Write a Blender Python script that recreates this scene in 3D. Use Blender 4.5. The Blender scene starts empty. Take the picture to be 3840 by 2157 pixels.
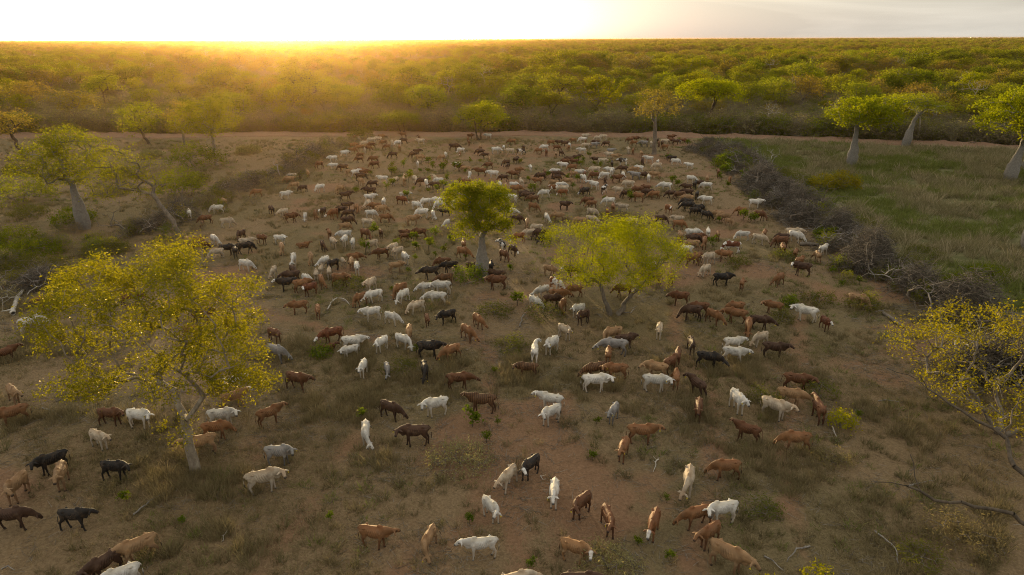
import bpy, bmesh, math, random
import numpy as np
from mathutils import Vector, Matrix

# ------------------------------------------------------------------ camera, sky, sun, exposure
SC = bpy.context.scene
COL = SC.collection
CAM_H, PITCH, ROLL, LENS = 19.0, 20.0, 0.2, 24.0
cam_d = bpy.data.cameras.new("camera")
cam = bpy.data.objects.new("camera", cam_d)
COL.objects.link(cam)
cam_d.lens = LENS
cam_d.sensor_width = 36.0
cam_d.clip_start = 0.5
cam_d.clip_end = 30000.0
cam.matrix_world = (Matrix.Translation((0, 0, CAM_H))
                    @ Matrix.Rotation(math.radians(90 - PITCH), 4, 'X')
                    @ Matrix.Rotation(math.radians(-ROLL), 4, 'Z'))
SC.camera = cam

SUN_AZ = math.radians(-16.7)      # measured from +Y towards +X
SUN_EL = math.radians(3.3)
SKY_GAMMA, SKY_FILL, SKY_GLOW = -0.25, 5.2, 0.13      # times the background strength of 0.1
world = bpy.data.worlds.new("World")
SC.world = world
world.use_nodes = True
wn, wl = world.node_tree.nodes, world.node_tree.links
wn.clear()
w_out = wn.new("ShaderNodeOutputWorld")
w_bg = wn.new("ShaderNodeBackground")
w_sky = wn.new("ShaderNodeTexSky")
w_sky.sky_type = 'NISHITA'
w_sky.sun_disc = False
w_sky.sun_elevation = SUN_EL
w_sky.sun_rotation = SUN_AZ
w_sky.air_density = 1.0
w_sky.dust_density = 1.0
w_sky.ozone_density = 1.0
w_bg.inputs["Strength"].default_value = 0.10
# thin streaks of high cloud: a stretched noise that brightens or dims the sky a little
w_tc = wn.new("ShaderNodeTexCoord")
w_map = wn.new("ShaderNodeMapping")
w_map.inputs["Scale"].default_value = (1.6, 1.6, 13.0)
w_map.inputs["Rotation"].default_value = (0.0, 0.10, 0.0)
w_noise = wn.new("ShaderNodeTexNoise")
w_noise.inputs["Scale"].default_value = 1.5
w_noise.inputs["Detail"].default_value = 7.0
w_noise.inputs["Roughness"].default_value = 0.52
w_noise.inputs["Distortion"].default_value = 0.8
w_ramp = wn.new("ShaderNodeMapRange")
w_ramp.inputs["From Min"].default_value = 0.47
w_ramp.inputs["From Max"].default_value = 0.72
w_ramp.inputs["To Min"].default_value = 1.0
w_ramp.inputs["To Max"].default_value = 1.34
w_mul = wn.new("ShaderNodeVectorMath")
w_mul.operation = 'SCALE'
wl.new(w_tc.outputs["Generated"], w_map.inputs["Vector"])
wl.new(w_map.outputs["Vector"], w_noise.inputs["Vector"])
wl.new(w_noise.outputs["Fac"], w_ramp.inputs["Value"])
# fill light added to the sky, brighter overhead, plus the low sun's glow
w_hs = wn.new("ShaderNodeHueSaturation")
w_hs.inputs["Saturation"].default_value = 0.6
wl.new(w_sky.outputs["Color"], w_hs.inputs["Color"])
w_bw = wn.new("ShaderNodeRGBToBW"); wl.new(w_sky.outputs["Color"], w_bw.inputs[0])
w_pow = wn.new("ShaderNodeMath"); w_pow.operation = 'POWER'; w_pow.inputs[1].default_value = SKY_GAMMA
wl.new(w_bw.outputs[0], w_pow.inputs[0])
w_fill = wn.new("ShaderNodeVectorMath"); w_fill.operation = 'SCALE'; w_fill.inputs[0].default_value = [SKY_FILL * c for c in (1.0, 0.965, 0.86)]
wl.new(w_pow.outputs[0], w_fill.inputs["Scale"])
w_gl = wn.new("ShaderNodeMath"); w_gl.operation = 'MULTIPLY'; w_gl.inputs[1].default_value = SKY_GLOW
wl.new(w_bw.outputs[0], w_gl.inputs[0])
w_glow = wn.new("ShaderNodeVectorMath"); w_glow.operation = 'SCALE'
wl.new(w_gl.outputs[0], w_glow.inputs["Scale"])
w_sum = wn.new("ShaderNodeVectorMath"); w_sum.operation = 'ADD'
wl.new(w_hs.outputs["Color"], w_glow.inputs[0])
wl.new(w_fill.outputs["Vector"], w_sum.inputs[0]); wl.new(w_glow.outputs["Vector"], w_sum.inputs[1])
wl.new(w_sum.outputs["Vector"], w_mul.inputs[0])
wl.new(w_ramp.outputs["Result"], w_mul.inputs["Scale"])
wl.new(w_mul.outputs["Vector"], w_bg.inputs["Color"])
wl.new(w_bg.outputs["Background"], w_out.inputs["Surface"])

sun_d = bpy.data.lights.new("sun", 'SUN')
sun = bpy.data.objects.new("sun", sun_d)
COL.objects.link(sun)
sun_d.energy = 5.0
sun_d.angle = math.radians(0.5)
sun_d.color = (1.0, 0.73, 0.36)
sun_dir = Vector((math.sin(SUN_AZ) * math.cos(SUN_EL), math.cos(SUN_AZ) * math.cos(SUN_EL), math.sin(SUN_EL)))
sun.rotation_euler = sun_dir.to_track_quat('Z', 'Y').to_euler()
sun.location = (-40, 130, 60)

SC.view_settings.view_transform = 'Standard'
SC.view_settings.look = 'None'
SC.view_settings.exposure = 0.28
SC.view_settings.gamma = 1.0
SC.view_settings.use_curve_mapping = False
SC.render.engine = 'CYCLES'
SC.cycles.use_denoising = True
SC.cycles.filter_width = 1.05
SC.cycles.denoising_prefilter = 'NONE'
SC.cycles.max_bounces = 4
SC.cycles.diffuse_bounces = 2
SC.cycles.transmission_bounces = 3
SC.cycles.glossy_bounces = 1
SC.cycles.volume_bounces = 0
SC.cycles.caustics_reflective = False
SC.cycles.caustics_refractive = False
SC.cycles.sample_clamp_indirect = 4.0
SC.cycles.use_adaptive_sampling = True
SC.cycles.adaptive_threshold = 0.02

HAZE_DENSITY, HAZE_ANISO = 0.70e-4, 0.85
HAZE_COLOR = (1.0, 0.62, 0.28)

# ------------------------------------------------------------------ small helpers
def rng_of(seed):
    return np.random.default_rng(seed)

def _hash(ix, iy, seed):
    h = (ix.astype(np.int64) * 374761393 + iy.astype(np.int64) * 668265263 + seed * 1274126177) & 0x7fffffff
    h = ((h ^ (h >> 13)) * 1274126177) & 0x7fffffff
    return ((h ^ (h >> 16)) & 0xffff) / 65535.0

def vnoise(x, y, seed=0):
    x = np.asarray(x, float); y = np.asarray(y, float)
    ix, iy = np.floor(x), np.floor(y)
    fx, fy = x - ix, y - iy
    fx = fx * fx * (3 - 2 * fx); fy = fy * fy * (3 - 2 * fy)
    a = _hash(ix, iy, seed); b = _hash(ix + 1, iy, seed)
    c = _hash(ix, iy + 1, seed); d = _hash(ix + 1, iy + 1, seed)
    return (a * (1 - fx) + b * fx) * (1 - fy) + (c * (1 - fx) + d * fx) * fy

def fbm(x, y, seed=0, oct=4):
    v, amp, tot = 0.0, 1.0, 0.0
    for o in range(oct):
        v = v + amp * vnoise(np.asarray(x) * 2 ** o, np.asarray(y) * 2 ** o, seed + o * 17)
        tot += amp; amp *= 0.5
    return v / tot

def gz(x, y):
    """height of the ground"""
    x = np.asarray(x, float); y = np.asarray(y, float)
    near = np.clip(1.0 - (np.hypot(x, y) - 140.0) / 400.0, 0.0, 1.0)
    return near * (0.10 * np.sin(x * 0.21 + 0.7) * np.cos(y * 0.17) + 0.05 * np.sin(x * 0.61 + y * 0.43))

def poly_dist(x, y, pts):
    """distance from points to a polyline"""
    x = np.asarray(x, float); y = np.asarray(y, float)
    best = np.full(x.shape, 1e9)
    for (ax, ay), (bx, by) in zip(pts[:-1], pts[1:]):
        dx, dy = bx - ax, by - ay
        t = np.clip(((x - ax) * dx + (y - ay) * dy) / (dx * dx + dy * dy + 1e-9), 0, 1)
        best = np.minimum(best, np.hypot(x - ax - t * dx, y - ay - t * dy))
    return best

def project(x, y, z=0.0):
    """image position (0..1, 0..1) of a point, used only to word labels"""
    p = cam.matrix_world.inverted() @ Vector((x, y, z))
    f = LENS / 36.0
    return 0.5 + f * p.x / -p.z, 0.5 - f * p.y / -p.z * (1024.0 / 575.0)

def mesh_np(name, verts, quads=None, tris=None, attrs=None, mats=(), smooth=False, fmat=None):
    """a mesh from numpy arrays; attrs: name -> (type, per-point values)"""
    me = bpy.data.meshes.new(name)
    verts = np.asarray(verts, np.float32)
    nq = 0 if quads is None else len(quads)
    nt = 0 if tris is None else len(tris)
    parts, starts, tot = [], [], []
    if nq:
        parts.append(np.asarray(quads, np.int32).ravel()); tot.append(np.full(nq, 4, np.int32))
    if nt:
        parts.append(np.asarray(tris, np.int32).ravel()); tot.append(np.full(nt, 3, np.int32))
    loops = np.concatenate(parts); tot = np.concatenate(tot)
    start = np.concatenate(([0], np.cumsum(tot)[:-1])).astype(np.int32)
    me.vertices.add(len(verts)); me.vertices.foreach_set("co", verts.ravel())
    me.loops.add(len(loops)); me.loops.foreach_set("vertex_index", loops)
    me.polygons.add(len(tot))
    me.polygons.foreach_set("loop_start", start)
    me.polygons.foreach_set("loop_total", tot)
    if smooth:
        me.polygons.foreach_set("use_smooth", np.ones(len(tot), bool))
    if fmat is not None:
        me.polygons.foreach_set("material_index", np.asarray(fmat, np.int32))
    for m in mats:
        me.materials.append(m)
    for an, (ty, val) in (attrs or {}).items():
        a = me.attributes.new(an, ty, 'POINT')
        val = np.asarray(val, np.float32)
        a.data.foreach_set({'FLOAT': 'value', 'FLOAT_COLOR': 'color', 'FLOAT_VECTOR': 'vector'}[ty], val.ravel())
    me.update(calc_edges=True)
    return me

def obj(name, me, parent=None, loc=(0, 0, 0), rotz=0.0, scale=1.0):
    o = bpy.data.objects.new(name, me)
    COL.objects.link(o)
    o.location = loc
    o.rotation_euler = (0, 0, rotz)
    o.scale = (scale,) * 3 if not hasattr(scale, '__len__') else scale
    if parent is not None:
        o.parent = parent
    return o

def tag(o, label=None, cat=None, group=None, kind=None):
    if label: o["label"] = label
    if cat: o["category"] = cat
    if group: o["group"] = group
    if kind: o["kind"] = kind
    return o

# ------------------------------------------------------------------ materials
class NT:
    def __init__(self, name):
        self.m = bpy.data.materials.new(name)
        self.m.use_nodes = True
        self.n, self.l = self.m.node_tree.nodes, self.m.node_tree.links
        self.n.clear()
        self.out = self.n.new("ShaderNodeOutputMaterial")
    def add(self, ty, **kw):
        nd = self.n.new(ty)
        for k, v in kw.items():
            if k.startswith('_'):
                setattr(nd, k[1:], v)
            else:
                nd.inputs[k.replace('__', ' ')].default_value = v
        return nd
    def link(self, a, b):
        self.l.new(a, b)
    def noise(self, scale, detail=4.0, rough=0.55, vec=None, dist=0.0):
        nd = self.add("ShaderNodeTexNoise", Scale=scale, Detail=detail, Roughness=rough, Distortion=dist)
        if vec is not None: self.link(vec, nd.inputs["Vector"])
        return nd.outputs["Fac"]
    def rng(self, val, a, b, c=0.0, d=1.0):
        nd = self.add("ShaderNodeMapRange")
        nd.clamp = True
        for k, v in zip(("From Min", "From Max", "To Min", "To Max"), (a, b, c, d)):
            nd.inputs[k].default_value = v
        self.link(val, nd.inputs["Value"])
        return nd.outputs["Result"]
    def mix(self, fac, a, b, mode='MIX'):
        nd = self.n.new("ShaderNodeMix"); nd.data_type = 'RGBA'; nd.blend_type = mode
        for sock, v in ((nd.inputs[0], fac), (nd.inputs[6], a), (nd.inputs[7], b)):
            if hasattr(v, 'links'): self.link(v, sock)
            elif isinstance(v, (int, float)): sock.default_value = v
            else: sock.default_value = (*v[:3], 1.0)
        return nd.outputs[2]
    def math(self, op, a, b=None):
        nd = self.n.new("ShaderNodeMath"); nd.operation = op
        for sock, v in zip(nd.inputs, (a, b)):
            if v is None: continue
            if hasattr(v, 'links'): self.link(v, sock)
            else: sock.default_value = v
        return nd.outputs[0]
    def attr(self, name, out="Fac"):
        nd = self.add("ShaderNodeAttribute"); nd.attribute_name = name
        return nd.outputs[out]
    def coord(self, out="Object"):
        return self.n.new("ShaderNodeTexCoord").outputs[out]
    def bump(self, h, strength=0.5, dist=0.05):
        nd = self.add("ShaderNodeBump", Strength=strength, Distance=dist)
        self.link(h, nd.inputs["Height"])
        return nd.outputs["Normal"]
    def principled(self, color, rough=0.8, normal=None, spec=0.3):
        p = self.n.new("ShaderNodeBsdfPrincipled")
        if hasattr(color, 'links'): self.link(color, p.inputs["Base Color"])
        else: p.inputs["Base Color"].default_value = (*color, 1)
        p.inputs["Roughness"].default_value = rough
        p.inputs["Specular IOR Level"].default_value = spec
        if normal is not None: self.link(normal, p.inputs["Normal"])
        self.link(p.outputs[0], self.out.inputs["Surface"])
        return p

def leaf_material(name, dark, light, trans, gloss=0.06, rough=0.35, var=0.25, tw=0.5):
    t = NT(name)
    tint = t.attr("tint")
    oi = t.n.new("ShaderNodeObjectInfo").outputs["Random"]
    c = t.mix(tint, dark, light)
    hv = t.add("ShaderNodeHueSaturation")
    t.link(c, hv.inputs["Color"])
    t.link(t.rng(oi, 0, 1, 0.5 - 0.10 * var, 0.5 + 0.07 * var), hv.inputs["Hue"])
    t.link(t.rng(t.math('FRACT', t.math('MULTIPLY', oi, 7.31)), 0, 1, 1 - var, 1 + var), hv.inputs["Value"])
    tr = t.mix(0.35, trans, hv.outputs[0])
    d = t.add("ShaderNodeBsdfDiffuse"); t.link(hv.outputs[0], d.inputs["Color"])
    b = t.add("ShaderNodeBsdfTranslucent"); t.link(tr, b.inputs["Color"])
    g = t.add("ShaderNodeBsdfGlossy", Roughness=rough)
    g.inputs["Color"].default_value = (1, 0.85, 0.5, 1)
    m1 = t.add("ShaderNodeMixShader"); m1.inputs[0].default_value = tw
    t.link(d.outputs[0], m1.inputs[1]); t.link(b.outputs[0], m1.inputs[2])
    m2 = t.add("ShaderNodeMixShader"); m2.inputs[0].default_value = gloss
    t.link(m1.outputs[0], m2.inputs[1]); t.link(g.outputs[0], m2.inputs[2])
    t.link(m2.outputs[0], t.out.inputs["Surface"])
    return t.m

def bark_material(name, a, b, scale=6.0, bump=0.4, streak=True):
    t = NT(name)
    co = t.coord("Object")
    mp = t.add("ShaderNodeMapping"); mp.inputs["Scale"].default_value = (1, 1, 0.35 if streak else 1.0)
    t.link(co, mp.inputs["Vector"])
    n1 = t.noise(scale, 6, 0.65, mp.outputs[0])
    n2 = t.noise(scale * 0.23, 3, 0.5, co)
    f = t.math('ADD', t.rng(n1, 0.3, 0.7), t.rng(n2, 0.35, 0.65, -0.3, 0.3))
    c = t.mix(f, a, b)
    t.principled(c, 0.85, t.bump(n1, bump, 0.03))
    return t.m

M = {}
M['leaf_pale'] = leaf_material("leaf_pale_tree", (0.088, 0.098, 0.007), (0.235, 0.212, 0.012), (0.52, 0.44, 0.008), 0.014, 0.25)
M['leaf_bottle'] = leaf_material("leaf_bottle_tree", (0.060, 0.104, 0.003), (0.175, 0.205, 0.004), (0.52, 0.54, 0.003), 0.012, 0.3)
M['leaf_thorn'] = leaf_material("leaf_feathery", (0.105, 0.140, 0.003), (0.235, 0.255, 0.004), (0.60, 0.60, 0.003), 0.005, 0.4)
M['leaf_yellow'] = leaf_material("leaf_yellow", (0.135, 0.132, 0.006), (0.290, 0.262, 0.008), (0.56, 0.48, 0.005), 0.01, 0.3)
M['leaf_olive'] = leaf_material("leaf_olive", (0.080, 0.100, 0.011), (0.190, 0.205, 0.018), (0.46, 0.46, 0.010), 0.004, 0.4, 0.45)
M['leaf_lime'] = leaf_material("leaf_lime", (0.085, 0.118, 0.005), (0.215, 0.230, 0.007), (0.54, 0.52, 0.005), 0.004, 0.4, 0.30)
M['leaf_dark'] = leaf_material("leaf_dark_green", (0.046, 0.072, 0.007), (0.108, 0.136, 0.011), (0.32, 0.36, 0.006), 0.005, 0.4, 0.3)
M['leaf_dull'] = leaf_material("leaf_dull_gold", (0.120, 0.100, 0.024), (0.240, 0.192, 0.042), (0.46, 0.34, 0.03), 0.003, 0.4, 0.35)
M['leaf_scrub'] = leaf_material("leaf_scrub", (0.165, 0.155, 0.066), (0.320, 0.285, 0.135), (0.36, 0.31, 0.10), 0.0, 0.5, 0.40)
M['leaf_sapling'] = leaf_material("leaf_sapling", (0.055, 0.098, 0.008), (0.128, 0.172, 0.014), (0.24, 0.29, 0.010), 0.01, 0.35, 0.2)
M['leaf_shrub'] = leaf_material("leaf_shrub", (0.072, 0.090, 0.018), (0.150, 0.155, 0.034), (0.26, 0.26, 0.02), 0.01, 0.45, 0.25)
M['bark_pale'] = bark_material("bark_pale", (0.24, 0.20, 0.15), (0.46, 0.41, 0.33), 7)
M['bark_mid'] = bark_material("bark_mid", (0.17, 0.135, 0.10), (0.33, 0.28, 0.215), 7)
M['bark_bottle'] = bark_material("bark_bottle", (0.165, 0.148, 0.130), (0.275, 0.255, 0.230), 22, 0.25, False)
M['bark_grey'] = bark_material("bark_grey", (0.11, 0.09, 0.07), (0.24, 0.20, 0.16), 9)
M['bark_dark'] = bark_material("bark_dark", (0.055, 0.042, 0.030), (0.13, 0.10, 0.07), 9)
M['wood_dead'] = bark_material("wood_dead", (0.16, 0.14, 0.125), (0.34, 0.31, 0.28), 9)
M['wood_bleached'] = bark_material("wood_bleached", (0.36, 0.32, 0.27), (0.56, 0.52, 0.46), 8)
t = NT("twigs"); c = t.mix(t.attr("tint"), (0.072, 0.059, 0.046), (0.290, 0.252, 0.205)); t.principled(c, 0.9); M['twigs'] = t.m
t = NT("scrub_twigs"); c = t.mix(t.attr("tint"), (0.195, 0.162, 0.125), (0.420, 0.360, 0.285)); t.principled(c, 0.9); M['scrub_twigs'] = t.m
t = NT("ear_tag_yellow"); t.principled((0.72, 0.58, 0.03), 0.5); M['tag'] = t.m

# ------------------------------------------------------------------ ground and road
ROAD = [(-330, 150), (-107.5, 146.2), (-82.1, 145.6), (-57.6, 146.3), (-32.5, 146.9), (0.1, 146.1), (25.9, 144.1),
        (47.9, 140.5), (63.4, 135.5), (77.2, 129.3), (95, 124.6), (150, 112), (330, 75)]
WINDROW_R = [(35.3, 126), (36.5, 120), (37.0, 114.8), (35.6, 100.6), (34.2, 89.4), (33.0, 76.3), (32.8, 69.4),
             (32.2, 63.5), (31.2, 56.3), (31.0, 51.3), (31.2, 47.0), (33.4, 44.0)]
WINDROW_L = [(-40.5, 63.5), (-39.2, 69.5), (-37.8, 73.7), (-39.0, 81.3), (-37.8, 88.1), (-35.4, 93.1), (-33.8, 101.9),
             (-34.2, 116.3), (-34.2, 130.0), (-30.6, 137.9)]
TRAILS = [[(-3.0, 43.6), (-1.9, 41.0), (-0.5, 37.5), (-1.1, 36.0), (-1.3, 33.6), (-1.0, 28.0), (0.3, 22.0), (0.6, 14)],
          [(11.8, 66), (12.2, 58), (13.0, 50), (11.0, 42), (11.5, 35), (9.5, 27), (7.0, 21)],
          [(-8.0, 31), (-8.4, 27), (-9.4, 22), (-9.2, 16)],
          [(22, 58), (25, 52), (20, 44), (17, 36), (13, 28), (11, 20)],
          [(-24, 52), (-17, 46), (-11, 43), (-5, 41), (-1.9, 41)]]

def side_of_windrow(x, y):
    """how far a point lies beyond the eastern brush windrow"""
    ys = np.array([p[1] for p in WINDROW_R][::-1]); xs = np.array([p[0] for p in WINDROW_R][::-1])
    return np.asarray(x) - np.interp(y, ys, xs)

def field_mask(x, y):
    d = side_of_windrow(x, y) + 5.0 * (fbm(np.asarray(x) * 0.15, np.asarray(y) * 0.15, 5) - 0.5)
    m = np.clip((d - 0.5) / 4.0, 0, 1)
    yy = np.asarray(y)
    return m * np.clip((yy - 41) / 8.0, 0, 1)

def bare_mask(x, y):
    x = np.asarray(x, float); y = np.asarray(y, float)
    m = np.zeros(x.shape)
    wob = (fbm(x * 0.45, y * 0.45, 9) - 0.5) * 1.8
    for i, tr in enumerate(TRAILS):
        d = poly_dist(x, y, tr) + wob
        m = np.maximum(m, np.clip(1.15 - np.abs(d) / (0.85 if i == 0 else 0.8), 0, 1) * (1.0 if i == 0 else 0.75))
    n = fbm(x * 0.16, y * 0.16, 21, 5)
    near = np.clip((46 - y) / 20.0, 0, 1) * np.clip(1 - np.abs(x + 2) / 22.0, 0, 1)
    m = np.maximum(m, np.clip((n - 0.53 + 0.14 * near) * 6.0, 0, 1) * 0.9)
    m = m * np.where((x < -30) & (y > 50), 0.35, 1.0)
    return m

def axis(lo, hi, step, far, n):
    a = np.arange(lo, hi + step * 0.5, step)
    r = np.geomspace(step, far, n)
    return np.concatenate((lo - r[::-1], a, hi + r))

gx = axis(-120, 120, 0.6, 11000, 34)
gy = axis(12, 160, 0.6, 11000, 34)
GX, GY = np.meshgrid(gx, gy)
fx, fy = GX.ravel(), GY.ravel()
nx, ny = len(gx), len(gy)
idx = np.arange(nx * ny).reshape(ny, nx)
quads = np.stack((idx[:-1, :-1], idx[:-1, 1:], idx[1:, 1:], idx[1:, :-1]), -1).reshape(-1, 4)
relief = 0.05 * (fbm(fx * 0.7, fy * 0.7, 3) - 0.5)
cover = np.stack((field_mask(fx, fy), bare_mask(fx, fy), fbm(fx * 0.09, fy * 0.09, 33, 5),
                  np.ones_like(fx)), -1)

t = NT("ground_soil_and_litter")
co = t.coord("Object")
sep = t.n.new("ShaderNodeSeparateColor"); t.link(t.attr("cover", "Color"), sep.inputs[0])
fieldm, barem, patchm = sep.outputs[0], sep.outputs[1], sep.outputs[2]
n_fine = t.noise(9.0, 8, 0.7, co)
n_mid = t.noise(1.1, 6, 0.6, co, 0.6)
n_str = t.noise(26.0, 4, 0.7, co)
soil = t.mix(t.rng(n_fine, 0.3, 0.7), (0.175, 0.098, 0.053), (0.310, 0.190, 0.112))
litter = t.mix(t.rng(n_fine, 0.32, 0.68), (0.152, 0.100, 0.054), (0.300, 0.215, 0.122))
greenish = t.mix(t.rng(n_fine, 0.3, 0.7), (0.080, 0.076, 0.032), (0.175, 0.156, 0.072))
f1 = t.rng(t.math('ADD', patchm, t.math('MULTIPLY', t.math('SUBTRACT', n_mid, 0.5), 0.55)), 0.42, 0.58)
base = t.mix(f1, litter, t.mix(0.55, greenish, litter))
f2 = t.rng(t.math('ADD', barem, t.math('MULTIPLY', t.math('SUBTRACT', n_mid, 0.5), 1.0)), 0.25, 0.75)
base = t.mix(f2, base, soil)
fld = t.mix(t.rng(n_mid, 0.35, 0.65), (0.115, 0.120, 0.046), (0.215, 0.195, 0.096))
base = t.mix(fieldm, base, fld)
speck = t.rng(n_str, 0.58, 0.70)
base = t.mix(t.math('MULTIPLY', speck, 0.5), base, (0.30, 0.245, 0.165))
dark = t.rng(t.noise(3.4, 6, 0.65, co, 1.0), 0.54, 0.68)
base = t.mix(t.math('MULTIPLY', dark, 0.38), base, (0.050, 0.036, 0.024))
hgt = t.math('ADD', n_fine, t.math('MULTIPLY', n_mid, 1.5))
t.principled(base, 0.95, t.bump(hgt, 0.9, 0.10), 0.1)
M['ground'] = t.m
ground = obj("ground", mesh_np("ground", np.stack((fx, fy, gz(fx, fy) + relief), -1), quads,
                               attrs={"cover": ('FLOAT_COLOR', cover)}, mats=[M['ground']], smooth=True))
tag(ground, "dry brown pasture with reddish cattle trails", None, None, 'structure')

# the dirt road along the wood, with an earth bank thrown up on its far side
def resample(pts, step):
    p = np.array(pts, float)
    s = np.concatenate(([0], np.cumsum(np.hypot(*np.diff(p, axis=0).T))))
    q = np.arange(0, s[-1], step)
    return np.stack((np.interp(q, s, p[:, 0]), np.interp(q, s, p[:, 1])), -1)

rp = resample(ROAD, 0.9)
rp[:, 1] += 0.5 * np.sin(rp[:, 0] * 0.11)
tan = np.gradient(rp, axis=0); tan /= np.hypot(tan[:, 0], tan[:, 1])[:, None]
nrm = np.stack((-tan[:, 1], tan[:, 0]), -1)
prof = [(-2.2, 0.00), (-1.9, 0.10), (-1.2, 0.06), (-0.4, 0.09), (0.5, 0.05), (1.3, 0.09), (1.9, 0.18), (2.4, 0.60), (2.9, 0.90), (3.5, 0.75),
        (4.2, 0.30), (4.8, -0.03)]
rng = rng_of(4)
RV = []
for k, (off, hh) in enumerate(prof):
    jit = (fbm(rp[:, 0] * 0.9, np.full(len(rp), k * 0.37), 40, 4) - 0.5)
    pp = rp + nrm * (off + jit * (1.4 if k in (0, len(prof) - 1) else 0.8))[:, None]
    lump = (fbm(rp[:, 0] * 0.35, np.full(len(rp), k * 0.6), 55, 4) - 0.35) * 1.5
    z = gz(pp[:, 0], pp[:, 1]) + 0.06 + hh * (np.clip(lump, 0.15, 1.3) if hh > 0.2 else 1.0) + jit * 0.05
    if k in (0, len(prof) - 1): z -= 0.12
    RV.append(np.stack((pp[:, 0], pp[:, 1], z), -1))
RV = np.stack(RV, 1)
n0, n1 = RV.shape[:2]
idx = np.arange(n0 * n1).reshape(n0, n1)
quads = np.stack((idx[:-1, :-1], idx[1:, :-1], idx[1:, 1:], idx[:-1, 1:]), -1).reshape(-1, 4)
t = NT("road_earth")
co = t.coord("Object")
n1_ = t.noise(5.0, 8, 0.7, co); n2_ = t.noise(0.5, 4, 0.6, co)
c = t.mix(t.rng(n1_, 0.3, 0.7), (0.17, 0.098, 0.062), (0.31, 0.190, 0.125))
c = t.mix(t.rng(n2_, 0.45, 0.65, 0, 0.55), c, (0.24, 0.17, 0.115))
t.principled(c, 0.95, t.bump(n1_, 0.8, 0.1), 0.1)
road = obj("dirt_road", mesh_np("dirt_road", RV.reshape(-1, 3), quads, mats=[t.m], smooth=True))
tag(road, "pinkish bulldozed dirt road with an earth bank along the wood", None, None, 'structure')

# ------------------------------------------------------------------ plant building blocks
def frames(d):
    d = d / (np.linalg.norm(d, axis=1, keepdims=True) + 1e-9)
    ref = np.where(np.abs(d[:, 2:3]) > 0.9, np.array([[1.0, 0, 0]]), np.array([[0, 0, 1.0]]))
    s = np.cross(d, ref); s /= np.linalg.norm(s, axis=1, keepdims=True) + 1e-9
    u = np.cross(s, d)
    return s, u

def tubes(p0, p1, r0, r1, sides=5):
    """open tapered tubes, one for each edge"""
    p0 = np.asarray(p0, float); p1 = np.asarray(p1, float)
    r0 = np.asarray(r0, float); r1 = np.asarray(r1, float)
    s, u = frames(p1 - p0)
    n = len(p0)
    a = np.arange(sides) * 2 * math.pi / sides
    ring = s[:, None, :] * np.cos(a)[None, :, None] + u[:, None, :] * np.sin(a)[None, :, None]
    v = np.concatenate((p0[:, None, :] + ring * r0[:, None, None], p1[:, None, :] + ring * r1[:, None, None]), 1)
    b = (np.arange(n) * 2 * sides)[:, None]
    k = np.arange(sides)[None, :]; k2 = (k + 1) % sides
    q = np.stack((b + k, b + k2, b + sides + k2, b + sides + k), -1).reshape(-1, 4)
    return v.reshape(-1, 3), q

def leaf_cards(centers, size, rng, elong=0.55, flat=0.35, out=None):
    """one diamond-shaped leaf (or leaf spray) at each centre"""
    n = len(centers)
    d = rng.normal(size=(n, 3)); d[:, 2] *= (1 - flat)
    d /= np.linalg.norm(d, axis=1, keepdims=True) + 1e-9
    w = rng.normal(size=(n, 3)); w[:, 2] *= (1 - flat)
    w -= d * np.sum(w * d, 1, keepdims=True); w /= np.linalg.norm(w, axis=1, keepdims=True) + 1e-9
    sz = np.broadcast_to(np.asarray(size, float), (n,))[:, None]
    nn = np.cross(d, w)
    a = centers - d * sz * 0.5
    c = centers + d * sz * 0.5
    b = centers + w * sz * 0.5 * elong + nn * sz * 0.10
    e = centers - w * sz * 0.5 * elong + nn * sz * 0.10
    v = np.stack((a, b, c, e), 1).reshape(-1, 3)
    q = np.arange(n * 4).reshape(n, 4)
    return v, q

def loft_trunk(pts, rad, sides=12):
    pts = np.asarray(pts, float); rad = np.asarray(rad, float)
    tg = np.gradient(pts, axis=0)
    s, u = frames(tg)
    # keep the rings from twisting
    s = np.tile(np.array([[1.0, 0, 0]]), (len(pts), 1)); tgn = tg / np.linalg.norm(tg, axis=1, keepdims=True)
    s = s - tgn * np.sum(s * tgn, 1, keepdims=True); s /= np.linalg.norm(s, axis=1, keepdims=True)
    u = np.cross(tgn, s)
    a = np.arange(sides) * 2 * math.pi / sides
    ring = s[:, None, :] * np.cos(a)[None, :, None] + u[:, None, :] * np.sin(a)[None, :, None]
    v = (pts[:, None, :] + ring * rad[:, None, None]).reshape(-1, 3)
    n = len(pts)
    idx = np.arange(n * sides).reshape(n, sides)
    q = np.stack((idx[:-1], np.roll(idx[:-1], -1, 1), np.roll(idx[1:], -1, 1), idx[1:]), -1).reshape(-1, 4)
    return v, q

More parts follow.
